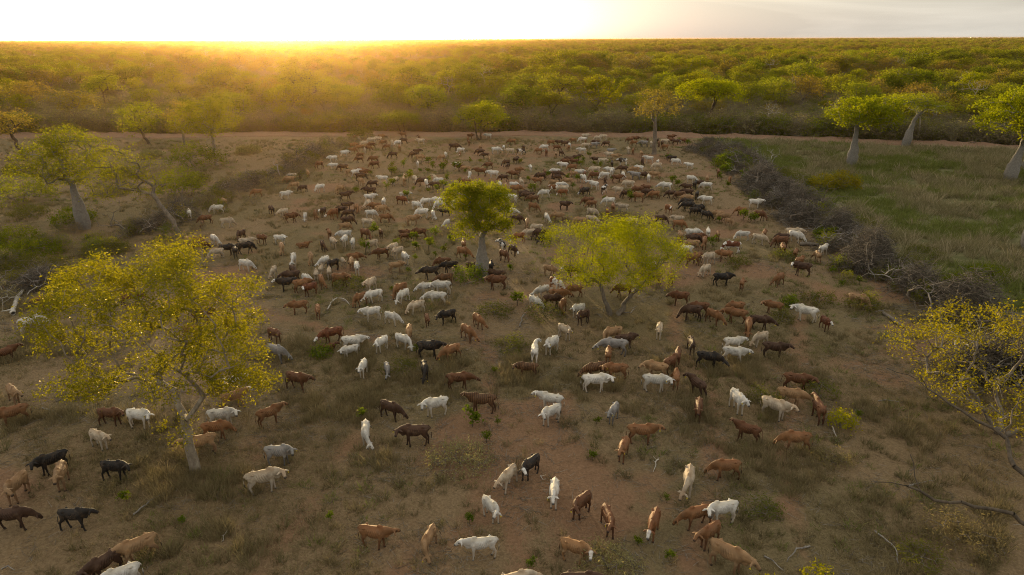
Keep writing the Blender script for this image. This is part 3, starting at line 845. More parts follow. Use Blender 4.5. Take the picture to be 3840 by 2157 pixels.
CATTLE = "-0.0,19.5,c,10,l;2.4,19.5,d,3,l;-1.2,21.4,w,193,u,0.97;2.4,21.3,tF,338,t,1.05;-3.3,21.7,t,254,g;8.1,20.7,t,314,l,1.1;-5.5,22.0,o,344,l;3.9,23.0,r,280,u;7.8,22.1,o,226,t;5.7,22.7,oF,251,l;-0.9,23.7,w,312,t;2.9,24.0,r,223,t;-14.2,19.7,w,225,t;7.6,23.2,o,207,g;1.8,24.8,w,266,t;8.7,23.4,w,195,t;-15.2,20.4,d,241,u;-14.4,21.2,t,230,l;-0.2,25.9,c,240,l;7.8,25.5,c,248,g;0.8,26.7,kF,228,t;-11.1,25.6,c,13,t;9.8,26.5,o,185,g;5.3,28.0,o,254,t;-18.1,23.2,k,353,u;-4.8,29.3,d,189,t;-11.1,27.7,g,7,t;6.4,29.4,o,348,u;-7.3,29.4,w,274,g;-20.7,23.2,d,12,g;2.0,31.1,w,216,t;11.7,29.4,r,153,u;13.8,28.6,o,174,g;5.3,31.4,g,240,t;-18.2,26.5,k,354,u;-15.1,28.5,t,203,u;-1.6,32.3,b,183,u;-4.1,32.2,w,207,t;-6.5,31.9,d,322,g;2.1,32.5,w,171,u;9.8,31.6,r,248,t;-20.4,26.1,t,288,u;-21.8,25.2,t,271,t;-15.0,29.9,o,7,g;-12.8,31.4,o,32,u;12.1,32.4,w,280,t;-21.5,27.2,k,233,t;13.9,31.8,c,316,u;-15.2,31.2,w,6,t;4.7,34.6,w,352,t;-3.1,35.0,r,10,l;8.1,34.5,w,347,t;-20.4,29.1,c,335,t;10.4,34.1,d,119,u;16.2,31.7,r,83,u;9.4,35.0,o,75,g;0.9,36.4,b,174,t;6.1,35.9,o,175,t;-19.3,30.9,w,342,t;-15.3,33.1,tF,35,u;15.3,33.2,t,335,l;4.9,36.2,b,202,g;-5.2,36.4,k,283,g;8.5,36.1,t,166,l;-12.4,35.1,r,329,u;-7.5,36.8,g,287,g,0.9;-21.0,31.2,r,354,u,0.9;-9.0,37.0,w,264,t;9.5,37.0,r,46,l;5.9,38.0,o,81,g;16.3,34.9,r,340,u;-16.1,35.1,w,25,l;1.4,38.6,w,88,u;-3.8,38.8,o,226,g;10.2,38.1,r,75,l;-5.3,39.2,k,353,l,1.1;2.5,39.6,w,226,t;12.0,37.8,k,332,g;6.5,39.2,g,181,l;-10.3,39.4,w,215,t,0.9;-26.1,31.3,o,220,u;13.8,38.5,w,330,u;7.3,40.3,d,10,l;-7.1,40.6,w,320,g;-8.5,40.4,w,242,t;11.5,39.9,d,264,u;-14.8,38.8,g,331,g,0.95;6.6,41.2,t,206,g;3.5,41.7,c,305,t;-10.4,40.6,w,4,l,1.1;-3.0,41.9,o,304,g;-12.1,40.5,r,17,y,0.75;14.2,40.0,w,350,u;-6.9,41.9,t,279,g;16.5,39.1,d,332,u;9.9,42.2,c,257,t;-27.6,33.5,t,320,u;-12.0,41.8,rF,211,l;16.3,40.9,c,208,g;-2.4,44.1,o,293,g;-15.8,41.6,r,331,t;5.0,44.5,d,224,t,0.9;-6.0,44.5,r,278,u,0.8;-4.6,44.8,k,206,l,0.95;-8.5,44.5,w,331,g;16.1,42.8,o,249,g;4.8,45.9,w,214,t;-10.0,45.2,w,208,u;14.2,44.5,o,302,g;12.8,45.0,d,174,g;3.7,46.7,o,256,g;17.2,43.7,d,339,l,0.95;-7.0,46.7,c,219,g;1.7,47.3,w,308,g,0.9;15.9,44.7,o,160,l;-21.6,42.3,o,347,g;-19.5,43.6,o,324,g;13.6,45.9,r,183,g;3.0,47.9,d,356,g;-14.1,46.0,o,287,t;21.6,43.4,rF,274,t,0.9;-5.7,48.5,w,182,l;16.3,46.2,o,181,g;3.5,49.1,o,356,l;-11.4,48.0,o,233,g;-15.7,46.8,o,209,l;-8.3,48.8,w,250,g;20.9,44.9,w,150,t;12.7,48.1,r,175,l;-21.9,44.7,r,36,l,1.05;-10.5,48.7,w,212,l;2.4,50.0,w,227,g;19.1,46.3,o,153,t;-31.8,38.8,r,59,u;4.9,50.2,o,174,g;8.7,49.9,r,170,g;-8.7,49.9,o,230,g;-5.5,50.6,w,186,l;-6.7,50.6,w,198,l;-24.4,45.2,k,28,u;-1.2,51.7,r,191,t,1.05;3.5,51.6,oP,306,g;-11.2,51.0,c,252,t;-5.4,52.5,b,206,g;5.8,52.6,c,194,g;-15.9,50.5,rF,228,t;-23.2,48.3,t,306,g;-16.8,51.3,o,18,l;11.6,52.7,r,158,l;-13.9,52.1,o,350,u;25.8,47.5,t,312,g;13.0,52.7,r,76,g;18.3,51.1,o,70,g,0.9;-15.4,52.1,o,286,g,0.9;-6.8,54.1,k,187,g;-24.7,48.7,r,347,g;-18.0,51.7,kF,209,u;-33.3,43.6,w,37,g;17.0,52.1,k,347,l;-1.2,54.9,d,181,y;5.2,54.8,dF,175,u;3.2,55.2,t,317,g;-16.8,52.7,w,318,g;-3.4,55.7,d,324,g;-5.3,55.7,k,195,g;-1.8,56.1,k,92,g;-16.3,53.8,c,107,l,0.9;-15.3,54.2,c,101,l;-18.2,53.4,d,209,l;-29.0,48.5,r,31,g;21.7,52.3,o,217,g;-13.2,55.2,w,283,t;-10.0,55.9,t,15,t;16.3,54.5,c,223,g;-6.0,56.8,r,196,g;12.1,55.9,c,348,l;-16.2,55.0,c,96,l,0.9;-18.6,55.1,d,299,l;-15.5,56.2,k,235,t;-14.0,56.7,t,284,u;-20.2,54.9,c,280,g;-9.5,58.0,w,289,t;-14.9,57.4,c,295,t,0.85;-0.7,59.3,r,311,g;-35.1,48.0,o,216,u;15.9,57.5,o,185,g;-16.5,57.3,w,256,g;24.5,54.6,dF,156,t;-4.5,60.0,o,324,g;-14.2,58.5,o,14,l;17.5,57.8,c,213,l;-10.4,59.7,c,240,t;16.6,58.4,o,204,g;0.1,61.0,dF,310,g;-18.0,58.3,t,287,g;-11.9,59.9,r,211,g;-19.4,57.9,w,284,g;-23.4,57.0,w,342,g;19.2,58.7,o,172,l;-11.0,60.9,c,250,t;-0.9,62.1,kP,101,l;25.2,56.9,o,36,l,0.9;16.2,60.6,w,175,g;-4.6,62.6,o,94,l;-13.3,62.3,c,232,t;17.1,62.2,t,175,g;20.6,61.2,rP,171,g;3.3,64.6,k,187,g;27.5,58.6,t,85,g;25.8,59.4,o,57,l;-15.3,63.2,w,274,t;0.7,65.2,oF,209,g;-21.6,61.5,t,289,g;18.4,62.7,o,254,g;-18.1,62.8,d,286,g;25.2,60.9,o,78,g;-25.7,60.7,k,113,l;-17.3,63.6,c,295,t;17.5,63.8,d,345,g;2.9,66.2,d,188,g;-16.3,64.2,w,264,t;-27.3,60.5,c,224,g;1.8,66.6,c,198,g;-10.7,65.8,r,9,g,0.85;-20.3,63.6,o,18,y,0.8;16.6,64.9,t,86,l;-26.8,61.5,k,24,l;-25.3,62.2,k,22,g;28.9,60.7,w,35,l;18.3,64.7,r,344,l;-9.3,67.0,r,188,l;-10.9,67.0,r,349,g;-14.7,66.3,r,322,g;-16.7,66.1,w,214,l;25.9,63.2,r,178,g;18.0,65.9,w,345,l;-13.3,67.1,r,291,u,0.85;-22.8,64.7,w,349,t;2.6,68.6,c,188,g;20.5,65.6,o,263,u;24.2,64.4,c,319,g;-25.8,63.8,c,12,l;-29.8,62.5,r,26,g;-18.5,66.9,o,105,l;19.8,66.6,w,73,g;-24.7,65.0,r,331,u,0.85;26.5,64.5,d,168,g;23.1,65.8,w,171,g;1.6,70.3,t,269,g;27.9,64.8,w,297,g;25.3,66.1,o,69,l;-30.5,64.0,oF,345,g;-29.3,64.8,w,314,g;-6.9,70.8,w,256,g;7.4,71.1,t,174,g;-17.5,69.3,t,4,g;-31.6,64.2,t,326,g;-27.2,66.3,d,252,g;28.2,66.1,c,337,l;12.9,71.0,c,170,g;0.5,72.3,d,0,g;3.8,72.3,w,272,g;17.7,70.3,o,346,g;8.6,72.2,c,333,g;15.2,71.2,t,78,l;-15.5,71.2,c,342,t;5.1,73.0,t,176,g;-10.8,72.5,t,13,t;-17.7,71.4,d,14,g;16.2,72.4,d,347,g;-0.3,74.8,w,0,l;18.2,72.7,c,166,l;-14.0,73.7,o,1,g;-8.8,74.6,w,282,g;23.4,71.5,t,302,g,0.75;10.7,74.6,o,82,l;9.0,74.9,c,313,g;-10.1,75.2,w,198,g;23.3,72.8,t,172,g;-7.6,76.4,k,196,u,0.8;-24.3,73.2,r,18,l,1.1;-19.9,74.6,oF,245,g;21.6,74.1,k,324,g;-18.3,75.0,d,204,g;-22.9,73.8,w,277,g;-16.0,75.6,w,352,g;23.0,74.0,t,163,g;-30.6,71.3,c,23,g;2.5,77.7,o,328,g;-22.0,74.7,o,286,g;11.7,77.2,o,81,g;-21.4,75.7,dF,256,u;27.4,73.7,r,320,g;20.8,75.9,k,345,g;-15.1,77.3,t,21,g;6.2,78.6,d,336,u;12.9,77.8,c,161,l;-33.4,71.5,r,275,g,0.75;-19.5,76.7,d,194,g;18.1,77.1,oF,297,t;-18.0,77.6,o,293,g;9.5,79.3,o,193,g;-8.4,79.5,w,206,g;21.5,77.0,k,344,g;-11.3,79.2,w,328,g;-7.0,79.7,w,265,g;-25.9,75.8,c,239,g;-16.0,78.7,o,182,l;-33.6,73.1,r,215,g;26.2,76.1,o,171,g;20.6,78.1,k,175,g;9.2,80.7,r,184,g;-7.8,80.8,d,6,g;-17.1,79.6,c,262,g;-19.5,79.0,d,24,l;-27.6,76.8,d,310,u;-10.4,81.0,w,207,g;-8.9,81.3,w,186,g;11.8,81.0,w,192,g;-15.4,80.7,w,91,l;2.7,82.3,b,178,g;-0.0,82.7,w,170,g;21.0,80.2,k,165,g;-13.5,81.8,rF,339,g;-36.4,75.3,w,116,g;2.1,84.0,d,189,g;28.7,79.1,w,340,u;15.6,82.8,o,169,g;-34.1,77.5,w,204,g;21.5,82.2,t,175,g;23.7,81.6,w,164,l;-17.6,83.2,w,2,u;1.5,85.0,d,359,g;4.2,85.4,w,187,g;-13.5,84.7,w,9,l;14.4,84.8,d,180,g;17.9,84.3,o,198,g;6.6,86.5,oF,186,g;21.1,84.3,b,176,g;17.3,85.4,d,179,g;-20.9,84.6,d,34,u;23.2,84.2,k,75,l;20.2,85.0,d,167,g;9.5,86.9,kF,214,g;0.5,87.9,o,0,g;22.2,85.1,d,165,g;13.8,87.0,c,171,l;-34.7,81.0,t,133,g;16.2,86.8,r,179,g;-18.1,86.5,d,182,u;12.0,87.7,kP,52,u;9.1,88.2,r,264,g;6.8,88.6,c,186,g;5.5,88.9,oP,356,l;-0.8,89.4,t,81,l;-28.6,85.1,w,19,t;3.1,90.0,t,268,l;17.6,88.5,r,169,g;-1.5,90.5,w,96,l;11.0,90.1,w,143,t;-10.2,90.2,d,186,g;0.3,91.0,w,330,g;20.3,88.8,w,157,l;6.6,91.1,w,356,l;23.0,88.4,d,165,l;-22.5,88.7,t,224,g;15.7,90.5,c,170,g;-11.5,91.2,w,272,g;-6.1,92.0,r,174,l;-32.7,86.6,o,201,g;5.8,92.5,t,176,g;1.3,92.8,c,99,u;-12.1,92.5,d,207,g;-25.5,90.1,w,216,g;7.7,93.4,t,175,g;24.5,90.4,k,75,l;26.0,90.1,w,174,g;-10.0,93.2,w,196,g;-27.7,89.7,d,217,g;-18.8,92.0,d,202,g;-14.8,93.3,t,99,l;3.6,94.4,o,178,u;25.3,91.5,d,345,l;-13.4,94.2,c,288,g;13.0,94.5,d,262,g;-16.1,94.0,c,250,g;10.0,95.0,w,304,g;-29.2,91.0,t,218,g;-20.7,93.4,t,312,g;-1.1,96.0,d,201,g;-10.8,95.4,c,106,t;14.7,94.9,r,351,u;6.4,96.1,d,6,g;19.1,94.6,w,79,l;4.2,96.9,d,188,g,1.15;-18.1,95.5,w,181,u;-15.2,96.5,r,99,l;27.1,94.0,t,74,l;25.0,94.7,w,315,l;-6.0,97.8,w,273,g;6.4,97.9,d,356,l;17.6,96.5,g,160,u;13.3,97.2,w,182,g;15.9,96.9,w,271,l;11.9,97.5,r,173,g;-2.6,98.3,w,182,u,1.1;18.7,97.0,d,349,g;0.4,98.8,r,180,l;30.3,94.2,o,252,g;10.6,98.6,r,84,l;9.0,98.9,t,185,g;20.6,97.3,t,158,l;-21.7,97.4,d,13,g;4.9,99.7,r,87,l;-4.5,100.0,r,183,u,1.1;-31.2,95.3,t,198,g;9.9,99.8,w,354,l;6.5,100.3,w,176,l;14.6,99.6,w,82,g;1.0,101.7,o,19,l;12.4,101.2,c,173,g;14.6,101.2,w,162,l;-22.9,99.9,w,23,u;-31.5,97.6,w,198,g;-21.8,100.3,r,12,l;-6.8,102.7,t,184,l;2.9,103.1,w,88,l;18.4,101.7,t,180,g;-23.9,100.6,t,33,l;-30.7,98.7,d,287,g;30.1,99.0,r,83,l;16.8,102.5,d,171,g;9.3,103.8,o,185,g;-29.9,99.9,t,107,l;-7.7,104.2,r,184,l;19.2,102.8,w,169,g;-22.7,102.5,o,192,g;8.0,105.0,w,166,t;-0.6,105.7,d,250,g,0.75;-3.5,106.2,r,192,g;22.3,104.5,c,188,g;-8.5,106.6,w,195,t;-25.7,104.3,d,194,g;-0.8,107.6,d,200,g;8.5,108.1,r,186,g;-21.3,106.5,r,191,g;15.8,107.6,k,82,l;-14.8,107.9,w,98,l;27.5,105.5,w,155,t;10.0,109.0,r,175,l;-27.6,106.1,w,195,l;0.7,110.5,d,60,l;14.5,109.5,c,332,l;-29.9,106.4,r,216,g;17.8,109.5,kP,171,l;9.3,110.9,d,185,g;20.9,109.4,d,259,g;26.0,108.6,w,337,g;23.4,109.5,w,58,l,0.75;-3.7,112.2,t,272,g;13.7,111.5,d,163,t;10.7,113.0,d,15,u,1.1;-22.4,111.6,r,191,g;-24.7,111.3,r,192,g;-15.1,113.1,t,8,g;22.5,112.0,w,159,u;26.2,111.6,k,167,l;-11.6,114.1,t,226,g;17.2,113.8,t,351,l;-4.4,116.4,d,182,l;-29.4,112.8,w,195,l;7.5,116.5,t,86,l;16.5,115.9,c,172,l;-11.2,116.9,w,105,g;-16.5,116.3,d,188,g;26.1,114.6,r,77,l;-20.0,116.4,d,190,g;-25.5,115.8,r,202,g;22.0,116.5,t,89,g;8.5,118.3,d,296,g;-8.9,118.3,oF,274,g,0.75;6.0,118.7,rF,97,l;1.5,119.2,dP,359,g;-5.4,119.3,d,183,g;-0.2,120.0,c,190,l;-2.8,121.0,w,1,l,1.1;-28.6,117.6,w,14,l;4.8,121.0,o,188,g;21.1,119.4,o,80,l;12.4,120.8,w,174,u;-16.6,120.4,d,8,l;17.3,120.3,g,352,u;-8.9,121.3,w,194,g;20.5,120.4,c,90,l;-1.4,123.9,w,271,t;-10.4,123.7,d,5,l,1.2;8.1,124.1,r,356,g;10.3,124.1,o,255,g;-5.7,124.4,t,93,g;6.0,124.6,w,187,g;2.2,125.1,d,89,l;-26.1,122.4,c,102,l;-20.1,123.6,o,99,l;-28.3,122.4,o,13,g;13.7,126.5,c,174,l;15.2,126.4,g,353,l;-26.0,124.8,r,12,g;27.7,124.5,o,177,g;10.7,127.4,w,95,g;-22.8,126.1,r,210,g;-27.5,125.4,o,192,g;17.6,128.1,d,182,g;25.8,127.6,c,79,l;-8.0,130.0,r,94,l;10.3,130.0,d,195,g;24.6,128.2,g,169,g;-29.3,127.5,o,23,l;15.9,129.9,d,173,l;-26.0,128.3,r,191,g;27.4,128.3,r,258,g;7.5,131.0,o,187,g;22.9,129.2,o,170,g;9.1,131.4,d,186,l;0.1,132.0,o,180,g;28.2,129.1,d,78,l;-27.6,130.0,c,212,g;-17.3,132.0,c,187,l;14.2,132.4,o,254,g,0.8;-21.6,131.5,w,209,g;11.9,133.1,o,175,g;-22.8,131.9,c,280,g;-24.4,131.8,o,211,g;22.7,132.4,r,180,g;13.8,133.7,w,174,g;31.2,131.3,dF,347,l;29.2,131.8,c,347,l;-20.8,133.5,d,179,g;-8.5,135.1,o,94,u;28.2,133.2,d,78,l;30.6,132.7,r,167,g;26.3,133.7,r,79,l;32.9,132.6,r,336,g;24.0,134.7,r,350,l;17.0,135.8,c,173,g;-27.2,134.6,c,191,g;-29.7,135.1,c,102,l;18.2,137.3,c,172,g;-26.3,136.5,c,191,g;14.8,138.9,c,354,l;-18.5,138.7,r,98,l;-4.7,139.9,w,172,l;-8.4,140.5,r,3,l;31.6,137.4,r,347,l;-30.8,138.1,o,193,g;-26.2,139.4,o,11,l;-22.2,142.4,r,189,u;-32.6,142.7,c,103,l;-31.4,143.2,o,12,u"
COLOUR = {'w': 'white', 'c': 'cream', 't': 'tan', 'o': 'ginger', 'r': 'red-brown', 'd': 'dark brown', 'k': 'black', 'g': 'grey', 'b': 'brindled'}
POSE_WORD = {'u': 'with raised head', 'l': 'with level head', 'g': 'grazing', 't': 'watching', 'y': 'lying down'}
def facing(a):
    a %= 360
    return 'facing right' if a < 45 or a >= 315 else 'facing away' if a < 135 else 'facing left' if a < 225 else 'facing us'
rows = []
for it in CATTLE.split(';'):
    p = it.split(',')
    rows.append((float(p[0]), float(p[1]), p[2], float(p[3]), p[4], float(p[5]) if len(p) > 5 else 1.0))
COW_ORD = []       # (object, wording class, image position)
_r = random.Random(12)
N_SINGLE = 305
far_parts = []
COUNT_POSE = {}
for i, (x, y, c, ang, pose, size) in enumerate(rows):
    scr = (ang + math.degrees(math.atan2(x, y))) % 360
    if pose == 't':
        rel = (270 - scr + 180) % 360 - 180
        key = 't0' if abs(rel) < 35 else ('tl' if rel > 0 else 'tr')
    else:
        n = {'u': 3, 'l': 5, 'g': 5, 'y': 1}[pose]
        key = pose + str(_r.randrange(n))
    me, far, ear_a, ear_b, hs = POSES[key]
    s = size * 0.89 * _r.uniform(0.88, 1.06)
    sc = (s * _r.uniform(0.90, 1.0), s * _r.uniform(0.93, 1.06), s * _r.uniform(0.96, 1.03))
    rz = math.radians(ang + _r.uniform(-7, 7))
    if i < N_SINGLE:
        young = size < 0.82
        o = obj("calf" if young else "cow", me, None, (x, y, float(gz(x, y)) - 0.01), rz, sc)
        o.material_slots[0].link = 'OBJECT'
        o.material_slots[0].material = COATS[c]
        if y < 48 and _r.random() < 0.6 and key != 'y0':
            e = ear_b if _r.random() < 0.5 else ear_a
            g = obj("ear_tag", EAR_TAG, o, e + Vector((0, 0, -0.035)), math.atan2(hs.y, hs.x) - math.pi / 2 + 1.57)
        wording = COLOUR[c[0]] + {'': '', 'F': ' white-faced', 'P': ' patched'}[c[1:]] + (' calf ' if young else ' cow ') + POSE_WORD[pose] + (', ' + facing(scr) if pose != 't' else '')
        tag(o, None, "calf" if young else "cow", "cattle of the grazing herd")
        COW_ORD.append((o, wording, project(x, y, 0.9)))
    else:
        far_parts.append((far, c, x, y, rz, sc))
# the farthest of the herd, past the three hundred nearest, as one mass
V, Q, Zn, Zb, FM, o_ = [], [], [], [], [], 0
for far, c, x, y, rz, sc in far_parts:
    n = len(far.vertices)
    v = np.empty(n * 3, np.float32); far.vertices.foreach_get("co", v); v = v.reshape(-1, 3) * np.array(sc)
    ca, sa = math.cos(rz), math.sin(rz)
    v = np.stack((v[:, 0] * ca - v[:, 1] * sa + x, v[:, 0] * sa + v[:, 1] * ca + y, v[:, 2] + float(gz(x, y))), -1)
    far.calc_loop_triangles()
    tr = np.empty(len(far.loop_triangles) * 3, np.int32); far.loop_triangles.foreach_get("vertices", tr)
    z = np.empty(n * 4, np.float32); far.attributes["zone"].data.foreach_get("color", z)
    zb = np.empty(n * 4, np.float32); far.attributes["zone_b"].data.foreach_get("color", zb)
    V.append(v); Q.append(tr.reshape(-1, 3) + o_); Zn.append(z.reshape(-1, 4)); Zb.append(zb.reshape(-1, 4))
    FM.append(np.full(len(tr) // 3, COAT_KEYS.index(c))); o_ += n
fm = mesh_np("distant_herd", np.concatenate(V), None, np.concatenate(Q), attrs={"zone": ('FLOAT_COLOR', np.concatenate(Zn)), "zone_b": ('FLOAT_COLOR', np.concatenate(Zb))},
             mats=[COATS[k] for k in COAT_KEYS], smooth=True, fmat=np.concatenate(FM))
tag(obj("distant_herd", fm), "far part of the mixed cattle herd towards the dirt road", "herd", None, 'stuff')

# ------------------------------------------------------------------ trees that stand by themselves
def hero(kind, label, loc, seed, rotz=0.0, group=None, **kw):
    m = tree_meshes(kind, seed, **kw)
    return place_tree(kind, m, loc, label, 'tree', group, rotz)

hero("pale_barked_tree", "open-crowned pale-barked tree with glinting olive leaves, front of the pasture", (-14.8, 27.0), 11, H=12.2, R=6.3, Ry=5.0, z0=1.9, fork=3.0, low=1.0,
     trunk_r=0.23, lobes=20, clumps=480, per=92, sig=0.25, leaf=0.125, mat='leaf_pale', bark='bark_mid', off=(-0.9, 0.2), lobe_r=0.215, elong=0.42, sides=6, seg=0.5, tip_r=0.008, wob=0.16, flat=0.8,
     extra=[(-5.6, -0.8, 4.6), (-5.2, 0.6, 4.2), (0.3, -1.2, 2.9), (0.1, -0.9, 2.4), (0.5, -0.8, 3.3), (-0.2, -1.4, 3.4), (4.0, 0, 6.0), (4.4, -0.4, 5.2)])
hero("bottle_tree", "bottle-trunked tree with dense lit crown in the midst of the herd", (-2.5, 55.1), 21, H=8.5, R=2.75, z0=3.0, fork=3.5, low=1.0,
     trunk_r=0.60, bottle=True, lobes=12, clumps=200, per=110, sig=0.30, leaf=0.155, mat='leaf_bottle', bark='bark_bottle', lobe_r=0.40, tip_r=0.012,
     extra=[(2.3, 0, 3.4), (2.7, 0.2, 3.2), (-2.2, -0.3, 3.6)])
hero("feathery_tree", "two-stemmed feathery yellow-green tree among the cattle", (7.5, 46.4), 31, H=7.7, R=5.4, Ry=4.4, z0=1.2, fork=1.1, low=1.0,
     trunk_r=0.30, stems=2, lobes=15, clumps=480, per=85, sig=0.27, leaf=0.135, mat='leaf_thorn', bark='bark_grey', elong=0.30, lobe_r=0.34, tip_r=0.006, seg=0.5, flat=0.85, rotz=0.4)
hero("bottle_tree", "lone bottle tree with grey flask-shaped trunk in the tussock field", (53.5, 107.6), 41, H=10.8, R=5.8, z0=4.9, fork=5.4, low=0.6,
     trunk_r=0.82, bottle=True, lobes=9, clumps=170, per=70, sig=0.5, leaf=0.30, mat='leaf_bottle', bark='bark_bottle', lobe_r=0.40, tip_r=0.03)
hero("bottle_tree", "bottle tree with forked trunk against the wood edge by the road", (72.8, 127.5), 42, H=9.6, R=5.8, z0=4.9, fork=5.0,
     trunk_r=0.78, bottle=True, lobes=8, clumps=110, per=55, sig=0.6, leaf=0.26, mat='leaf_olive', bark='bark_bottle', lobe_r=0.42, tip_r=0.03, lean=(0.8, 0))
hero("bottle_tree", "stout leaning bottle tree at the right edge of the tussock field", (69.6, 94.9), 43, H=12.4, R=6.2, z0=4.6, fork=5.0, low=0.7,
     trunk_r=0.88, bottle=True, lobes=10, clumps=190, per=70, sig=0.55, leaf=0.30, mat='leaf_bottle', bark='bark_bottle', lobe_r=0.42, tip_r=0.03, lean=(0.9, 0.2), off=(-0.6, 0))
hero("bottle_tree", "bottle tree cut by the right edge with dense crown behind the stout one", (78.4, 103.0), 44, H=13.0, R=6.0, z0=6.0, fork=6.0,
     trunk_r=1.2, bottle=True, lobes=9, clumps=120, per=60, sig=0.6, leaf=0.27, mat='leaf_bottle', bark='bark_bottle', lobe_r=0.42, tip_r=0.03)
hero("bottle_tree", "grey bottle trunk barely inside the right edge, nearest in the tussock field", (49.0, 61.8), 45, H=11.5, R=4.0, z0=6.5, fork=6.0,
     trunk_r=0.9, bottle=True, lobes=7, clumps=60, per=50, sig=0.5, leaf=0.2, mat='leaf_bottle', bark='bark_bottle', off=(4.5, 0))
hero("bottle_tree", "hazy bottle tree rising from the brush heap at the left", (-45.9, 71.2), 46, H=11.0, R=4.6, z0=3.0, fork=5.0, low=1.0,
     trunk_r=0.70, bottle=True, lobes=13, clumps=230, per=60, sig=0.42, leaf=0.17, mat='leaf_olive', bark='bark_bottle', lobe_r=0.42, tip_r=0.02, lean=(-0.3, 0))
hero("crooked_tree", "crooked grey-limbed tree leaning over the left brush heap", (-34.6, 68.7), 47, H=9.6, R=4.2, z0=2.2, fork=4.2, low=0.8,
     trunk_r=0.24, lobes=11, clumps=170, per=42, sig=0.40, leaf=0.16, mat='leaf_olive', bark='bark_grey', lean=(-2.0, 0), off=(-3.0, 0), lobe_r=0.40, tip_r=0.016, wob=0.2)
hero("straight_tree", "tall hazy tree with slanting pale trunk short of the road", (-47.8, 110.8), 48, H=10.8, R=5.2, z0=3.8, fork=4.8, low=1.0,
     trunk_r=0.30, lobes=12, clumps=170, per=55, sig=0.55, leaf=0.24, mat='leaf_olive', bark='bark_mid', lobe_r=0.45, tip_r=0.02)
hero("slender_tree", "slender single-trunked tree at the herd's far end by the road", (24.8, 120.2), 49, H=11.3, R=4.0, z0=5.0, fork=5.4, low=0.8,
     trunk_r=0.36, lobes=9, clumps=110, per=42, sig=0.5, leaf=0.22, mat='leaf_dull', bark='bark_grey', lobe_r=0.40, tip_r=0.02)
hero("round_tree", "round bushy lit tree on the near verge of the road", (-6.5, 139.0), 50, H=7.8, R=5.0, z0=1.0, fork=1.2, low=0.8,
     trunk_r=0.34, stems=2, lobes=10, clumps=190, per=50, sig=0.55, leaf=0.24, mat='leaf_lime', bark='bark_dark', lobe_r=0.46, tip_r=0.02)
hero("round_tree", "low grey-green bush tree on the road verge, hazy", (-23.4, 148.5), 51, H=4.8, R=3.8, z0=0.5, fork=0.7,
     trunk_r=0.2, stems=2, lobes=9, clumps=120, per=42, sig=0.5, leaf=0.22, mat='leaf_olive', bark='bark_dark', lobe_r=0.46, tip_r=0.016)
hero("bright_tree", "brightest yellow-green domed tree of the wood edge", (44.5, 156.5), 52, H=11.0, R=6.9, z0=4.0, fork=3.4,
     trunk_r=0.45, lobes=12, clumps=190, per=60, sig=0.7, leaf=0.32, mat='leaf_thorn', bark='bark_dark', lobe_r=0.46, tip_r=0.025)
hero("lime_tree", "bright green small tree on the road verge at the left", (-70.0, 133.5), 53, H=8.2, R=3.7, z0=1.2, fork=2.2, low=1.0,
     trunk_r=0.26, lobes=8, clumps=110, per=48, sig=0.55, leaf=0.24, mat='leaf_lime', bark='bark_dark', lobe_r=0.48, tip_r=0.02, lean=(-1.0, 0))
hero("dark_limbed_tree", "dark forked tree near the left edge, this side of the road", (-81.7, 115.3), 54, H=9.0, R=4.8, z0=3.2, fork=3.8, low=0.9,
     trunk_r=0.34, lobes=8, clumps=80, per=40, sig=0.6, leaf=0.25, mat='leaf_dull', bark='bark_dark', lobe_r=0.40, tip_r=0.025, lean=(-1.2, 0))
hero("verge_tree", "thin verge tree with dull gold leaves left of the bright green one", (-62.0, 131.0), 55, H=9.0, R=3.6, z0=2.4, fork=3.6, low=1.0,
     trunk_r=0.24, lobes=8, clumps=80, per=42, sig=0.5, leaf=0.23, mat='leaf_dull', bark='bark_grey', lobe_r=0.42, tip_r=0.02)
hero("yellow_leaved_tree", "low wide tree with sparse yellow leaves and grey limbs, right edge", (25.0, 30.2), 61, H=6.9, R=7.0, Ry=5.8, z0=0.9, fork=0.9, low=1.0,
     trunk_r=0.20, stems=3, lobes=20, clumps=560, per=27, sig=0.25, leaf=0.12, mat='leaf_yellow', bark='bark_grey', lobe_r=0.27, tip_r=0.012, seg=0.45, wob=0.2, elong=0.5, flat=0.8)

def shrub_meshes(name, seed, H, R, n, per, sig, leaf, mat, bark='bark_grey', elong=0.4):
    rng = rng_of(seed)
    a = rng.uniform(0, 6.283, n); rr = np.sqrt(rng.uniform(0.02, 1, n)) * R
    tg = np.stack((np.cos(a) * rr, np.sin(a) * rr, H * (0.35 + 0.65 * rng.uniform(0, 1, n)) * np.sqrt(np.maximum(0.08, 1 - (rr / R) ** 2 * 0.8))), -1)
    p0, p1, r0, r1 = grow_limbs(rng, np.array([0, 0, 0.02]), tg, 0.025 + 0.02 * H, 0.006, 0.4, 0.15)
    v, q = tubes(p0, p1, r0, r1, 4)
    sm = mesh_np(name + "_stems", v, q, mats=[M[bark]])
    c, sz, ti = clump_leaves(rng, tg, per, sig, leaf, 0.8)
    c[:, 2] = np.maximum(c[:, 2], 0.03)
    return sm, leaves_mesh(name + "_foliage", rng, c, sz, ti, M[mat], elong)

def place_shrub(kind, meshes, x, y, label, cat, group=None, rotz=0.0, scale=1.0, names=("stems", "foliage")):
    root = obj(kind, None, None, (x, y, float(gz(x, y))), rotz, scale)
    root.empty_display_size = 0.2
    obj(names[0], meshes[0], root); obj(names[1], meshes[1], root)
    return tag(root, label, cat, group)

